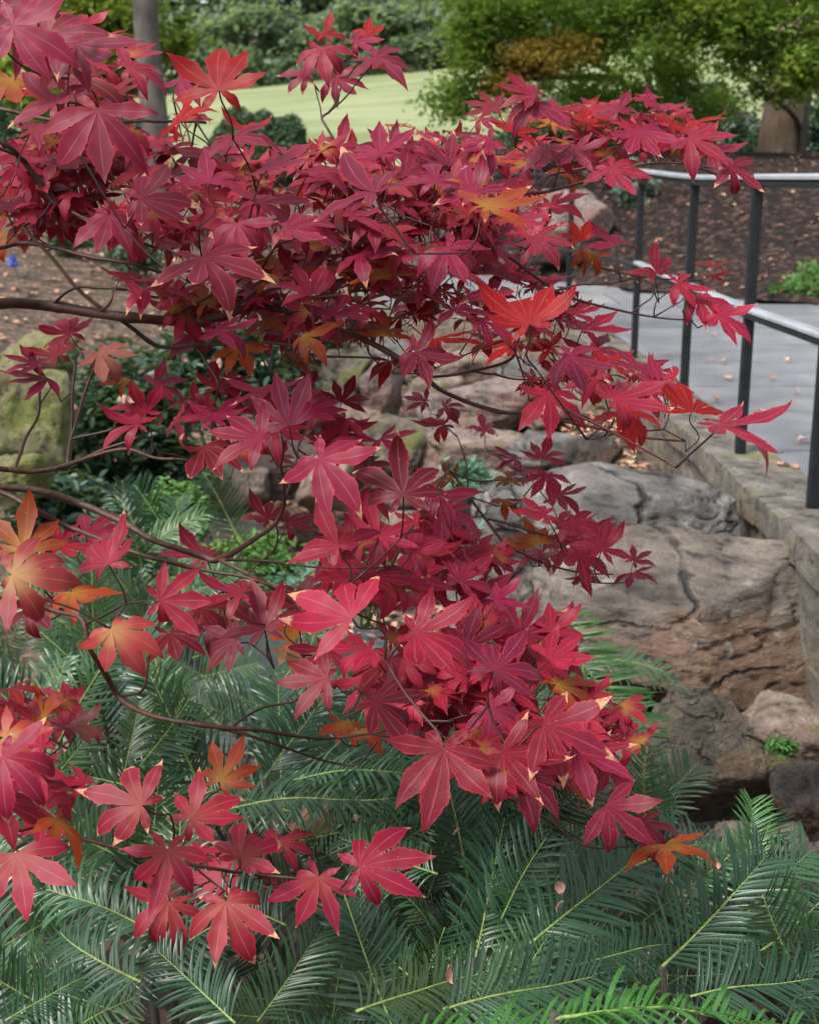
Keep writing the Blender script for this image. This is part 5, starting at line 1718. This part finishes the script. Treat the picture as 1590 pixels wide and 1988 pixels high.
# limbs: px x, px y, width px [, extra depth]
BR = {
    'main': [(-140, 600, 26), (0, 588, 22), (85, 592, 21), (160, 602, 20), (240, 615, 19), (320, 620, 19), (385, 625, 20), (440, 610, 17), (505, 592, 15), (560, 604, 13), (640, 630, 12), (720, 665, 11), (790, 705, 10), (822, 732, 10), (870, 765, 9), (960, 798, 8), (1040, 805, 7), (1150, 830, 6), (1270, 852, 5), (1330, 856, 4)],
    'b1': [(505, 592, 12), (580, 580, 9), (650, 575, 8), (690, 563, 8), (740, 525, 6), (775, 490, 5), (800, 470, 4)],
    'b1b': [(680, 565, 6), (760, 560, 5), (840, 556, 4), (880, 550, 3)],
    'b2': [(-140, 890, 14), (0, 910, 11), (20, 912, 11), (60, 915, 10), (120, 905, 9), (180, 885, 8), (245, 870, 7), (300, 890, 6), (345, 892, 5)],
    'b2a': [(22, 907, 8), (45, 860, 7), (72, 805, 6), (78, 755, 5)],
    'b2b': [(128, 900, 8), (138, 840, 6), (142, 760, 6), (147, 700, 5)],
    'b2c': [(138, 845, 6), (170, 750, 6), (192, 700, 5)],
    'b2d': [(150, 895, 7), (200, 872, 7), (275, 845, 5)],
    'b2e': [(140, 850, 6), (215, 833, 5), (225, 822, 4)],
    'b3': [(-140, 935, 18), (0, 945, 15), (80, 955, 14), (160, 978, 14), (240, 1015, 13), (300, 1050, 12), (390, 1078, 12), (425, 1086, 13), (500, 1045, 9), (535, 1015, 8), (552, 980, 6), (550, 930, 5), (545, 895, 4)],
    'b3a': [(430, 1088, 9), (480, 1115, 8), (530, 1140, 8), (575, 1175, 6), (620, 1210, 5)],
    'b3b': [(440, 1083, 7), (520, 1088, 6), (600, 1100, 5), (690, 1105, 4), (760, 1100, 3)],
    'b4': [(-140, 920, 12), (0, 955, 11), (60, 985, 10), (130, 1020, 9), (200, 1050, 9), (280, 1080, 8), (360, 1098, 8), (425, 1112, 7), (500, 1128, 6), (600, 1160, 5)],
    'b5': [(-120, 1120, 10), (0, 1160, 8), (80, 1178, 8), (110, 1187, 8), (158, 1205, 9), (175, 1260, 10), (205, 1310, 11), (228, 1350, 12), (270, 1380, 10), (340, 1400, 9), (430, 1413, 9), (520, 1420, 7), (600, 1432, 6), (660, 1432, 5), (735, 1422, 5), (800, 1400, 5), (880, 1400, 5)],
    'b5a': [(430, 1414, 7), (520, 1440, 6), (600, 1466, 5), (660, 1484, 5), (700, 1482, 4), (732, 1440, 4)],
    'b5b': [(430, 1412, 6), (500, 1376, 5), (570, 1362, 4), (600, 1340, 4)],
    'b5c': [(232, 1350, 6), (275, 1342, 6), (287, 1300, 5), (290, 1270, 4)],
    'b6': [(-140, 190, 9), (0, 210, 8), (60, 225, 8), (110, 232, 7), (220, 236, 6), (300, 235, 6), (400, 237, 5)],
    'b6a': [(-140, 225, 13), (0, 275, 10), (50, 318, 9), (100, 388, 9), (150, 415, 7), (210, 448, 6), (300, 480, 5)],
    'b6b': [(-100, 255, 8), (30, 300, 7), (60, 325, 6), (95, 370, 5), (125, 405, 5), (180, 425, 4)],
    'b6c': [(102, 390, 7), (82, 420, 6), (45, 438, 5)],
    'b7': [(-140, 500, 10), (0, 480, 8), (40, 471, 8), (100, 478, 8), (180, 500, 7), (260, 512, 6), (320, 530, 6), (400, 520, 5), (470, 500, 5), (520, 480, 4)],
    'b8': [(45, 438, 7), (100, 500, 8), (150, 560, 8), (200, 600, 8)],
    'b9': [(88, 588, 6), (140, 560, 6), (220, 560, 6), (320, 576, 5), (370, 545, 4), (420, 530, 3)],
    'b10': [(205, 612, 9), (300, 670, 8), (380, 670, 7), (480, 665, 6), (560, 670, 6), (620, 690, 5), (740, 695, 4)],
    'b10a': [(370, 672, 6), (420, 735, 5), (425, 745, 4)],
    'b11': [(775, 490, 5), (870, 465, 5), (960, 482, 6), (1050, 545, 6), (1100, 575, 6), (1210, 602, 5), (1270, 615, 4), (1345, 622, 3)],
    'b11a': [(1085, 565, 5), (1125, 550, 4), (1145, 515, 3)],
    'b11b': [(1212, 600, 4), (1262, 575, 3), (1270, 560, 3)],
    'b11c': [(1265, 612, 4), (1300, 595, 3), (1325, 582, 3)],
    'b11d': [(1125, 550, 4), (1195, 548, 3), (1230, 540, 3)],
    'b12': [(822, 730, 6), (900, 725, 6), (985, 700, 6), (1003, 670, 5), (1010, 640, 4)],
    'b12a': [(880, 690, 4), (950, 722, 5), (1000, 735, 4), (1090, 738, 3)],
    'b13': [(870, 465, 6), (950, 420, 6), (1010, 378, 7), (1060, 372, 7), (1130, 352, 6), (1200, 332, 5), (1250, 320, 5), (1320, 316, 4), (1390, 325, 3)],
    'b13a': [(1012, 376, 6), (1045, 350, 5), (1080, 335, 5), (1145, 322, 4), (1190, 300, 3)],
    'b13b': [(1025, 352, 4), (1028, 310, 3), (1000, 285, 3)],
    'b14': [(800, 965, 6), (862, 910, 6), (900, 950, 6), (950, 1020, 6), (985, 1060, 6), (1060, 1095, 5), (1130, 1112, 4), (1190, 1115, 3)],
    'b14a': [(948, 1016, 5), (1010, 1025, 4), (1075, 1045, 3)],
    'b14b': [(870, 915, 4), (920, 932, 4), (1000, 930, 3), (1050, 925, 3)],
    'b15': [(735, 1424, 6), (850, 1450, 6), (935, 1520, 6), (960, 1538, 6), (1060, 1590, 6), (1130, 1640, 5), (1200, 1645, 4), (1260, 1630, 4)],
    'b15a': [(945, 1526, 5), (1050, 1520, 5), (1090, 1540, 4)],
    'b16': [(660, 350, 5), (625, 240, 5), (640, 215, 5), (652, 200, 5), (662, 170, 4), (668, 150, 3)],
    'b16a': [(624, 242, 4), (620, 200, 3), (612, 165, 3)],
    'b17': [(-130, 1420, 11), (0, 1510, 9), (100, 1580, 8), (150, 1625, 8), (260, 1655, 8), (430, 1690, 7), (520, 1700, 6), (640, 1712, 5), (700, 1710, 4)],
    'b18': [(440, 610, 8), (500, 560, 6), (510, 520, 6), (535, 480, 5), (575, 462, 4), (650, 450, 4), (720, 440, 3)],
    'b19': [(330, 615, 6), (430, 560, 6), (470, 540, 4)],
}
NODES = []          # points of the woody skeleton, for the twigs to grow from
limb_end = {}
for key, pts_ in BR.items():
    pp = []
    for k, q in enumerate(pts_):
        dd = min(1.62, D(min(1500, max(60, q[0])), q[1])) + 0.035
        if q[0] < 60:
            dd = dd + (1.30 - dd) * min(1, (60 - q[0]) / 200.0)
        pp.append((*P(q[0], q[1], dd), q[2] * dd / F_PX * 0.5))
    pp = smooth_path(pp, 5)
    # slight knees, as twigs have
    for k in range(1, len(pp) - 1):
        n3 = noise.noise_vector(Vector(pp[k][:3]) * 22)
        pp[k][:3] += np.array(n3) * 0.0016
    # starts of side limbs meet the nearest existing limb
    if NODES and pts_[0][0] > -50:
        j = min(range(len(NODES)), key=lambda i: (NODES[i] - Vector(pp[0][:3])).length)
        delta = np.array(NODES[j]) - pp[0][:3]
        for k in range(len(pp)):
            pp[k][:3] += delta * max(0.0, 1 - k / 6.0)
    elif pts_[0][0] < -50:
        tz = pp[0][2]
        pp = np.vstack([[TRUNK_XY[0], TRUNK_XY[1], tz - 0.10, pp[0][3] * 1.15], pp])
    rad = [max(0.0007, r) for r in pp[:, 3]]
    big_ = pts_[0][2] >= 9
    mt = M['old_twig'] if key in ('b8',) else (M['maple_bark'] if big_ else M['twig'])
    sides = 10 if big_ else 6
    # swollen joints
    if big_:
        rad = [r * (1 + 0.22 * math.exp(-(((k % 9) - 4) / 0.9) ** 2)) for k, r in enumerate(rad)]
    tube_obj('branch', pp[:, :3], rad, mt, maple, sides)
    NODES += [Vector(q[:3]) for q in pp[::2]]
# trunk, just outside the picture on the left
tz_top = 2.15
tube_obj('trunk', smooth_path([(TRUNK_XY[0] + 0.05, TRUNK_XY[1] + 0.02, -0.08), (TRUNK_XY[0] + 0.01, TRUNK_XY[1], 0.35), (TRUNK_XY[0], TRUNK_XY[1], 0.9), (TRUNK_XY[0] + 0.005, TRUNK_XY[1], 1.5), (TRUNK_XY[0] - 0.03, TRUNK_XY[1], tz_top)], 5), np.linspace(0.052, 0.024, 21), M['maple_bark'], maple, 14)

# twigs from each leaf stalk to the nearest wood
NA = np.array(NODES)
rest = sorted(LEAVES, key=lambda t_: float(np.min(((NA - np.array(t_[0])) ** 2).sum(1))))
rt = random.Random(8)
for foot, x, y in rest:
    f3 = np.array(foot)
    dv = NA - f3
    dist = np.sqrt((dv ** 2).sum(1))
    pen = dist + 0.10 * np.maximum(0, NA[:, 2] - f3[2] - 0.015)
    j = int(np.argmin(pen))
    if dist[j] < 0.004:
        continue
    a, b = Vector(NA[j]), Vector(foot)
    L = (b - a).length
    sag = Vector((rt.uniform(-.06, .06), rt.uniform(-.06, .06), rt.uniform(-0.05, 0.03))) * L
    pts_ = smooth_path([a, a.lerp(b, 0.4) + sag, a.lerp(b, 0.75) + sag * 0.7, b], 3)
    tube_obj('twig', pts_, np.linspace(min(0.0014, 0.0009 + L * 0.006), 0.0008, len(pts_)), M['twig'], maple, 5)
    NA = np.vstack([NA, pts_[3:]])
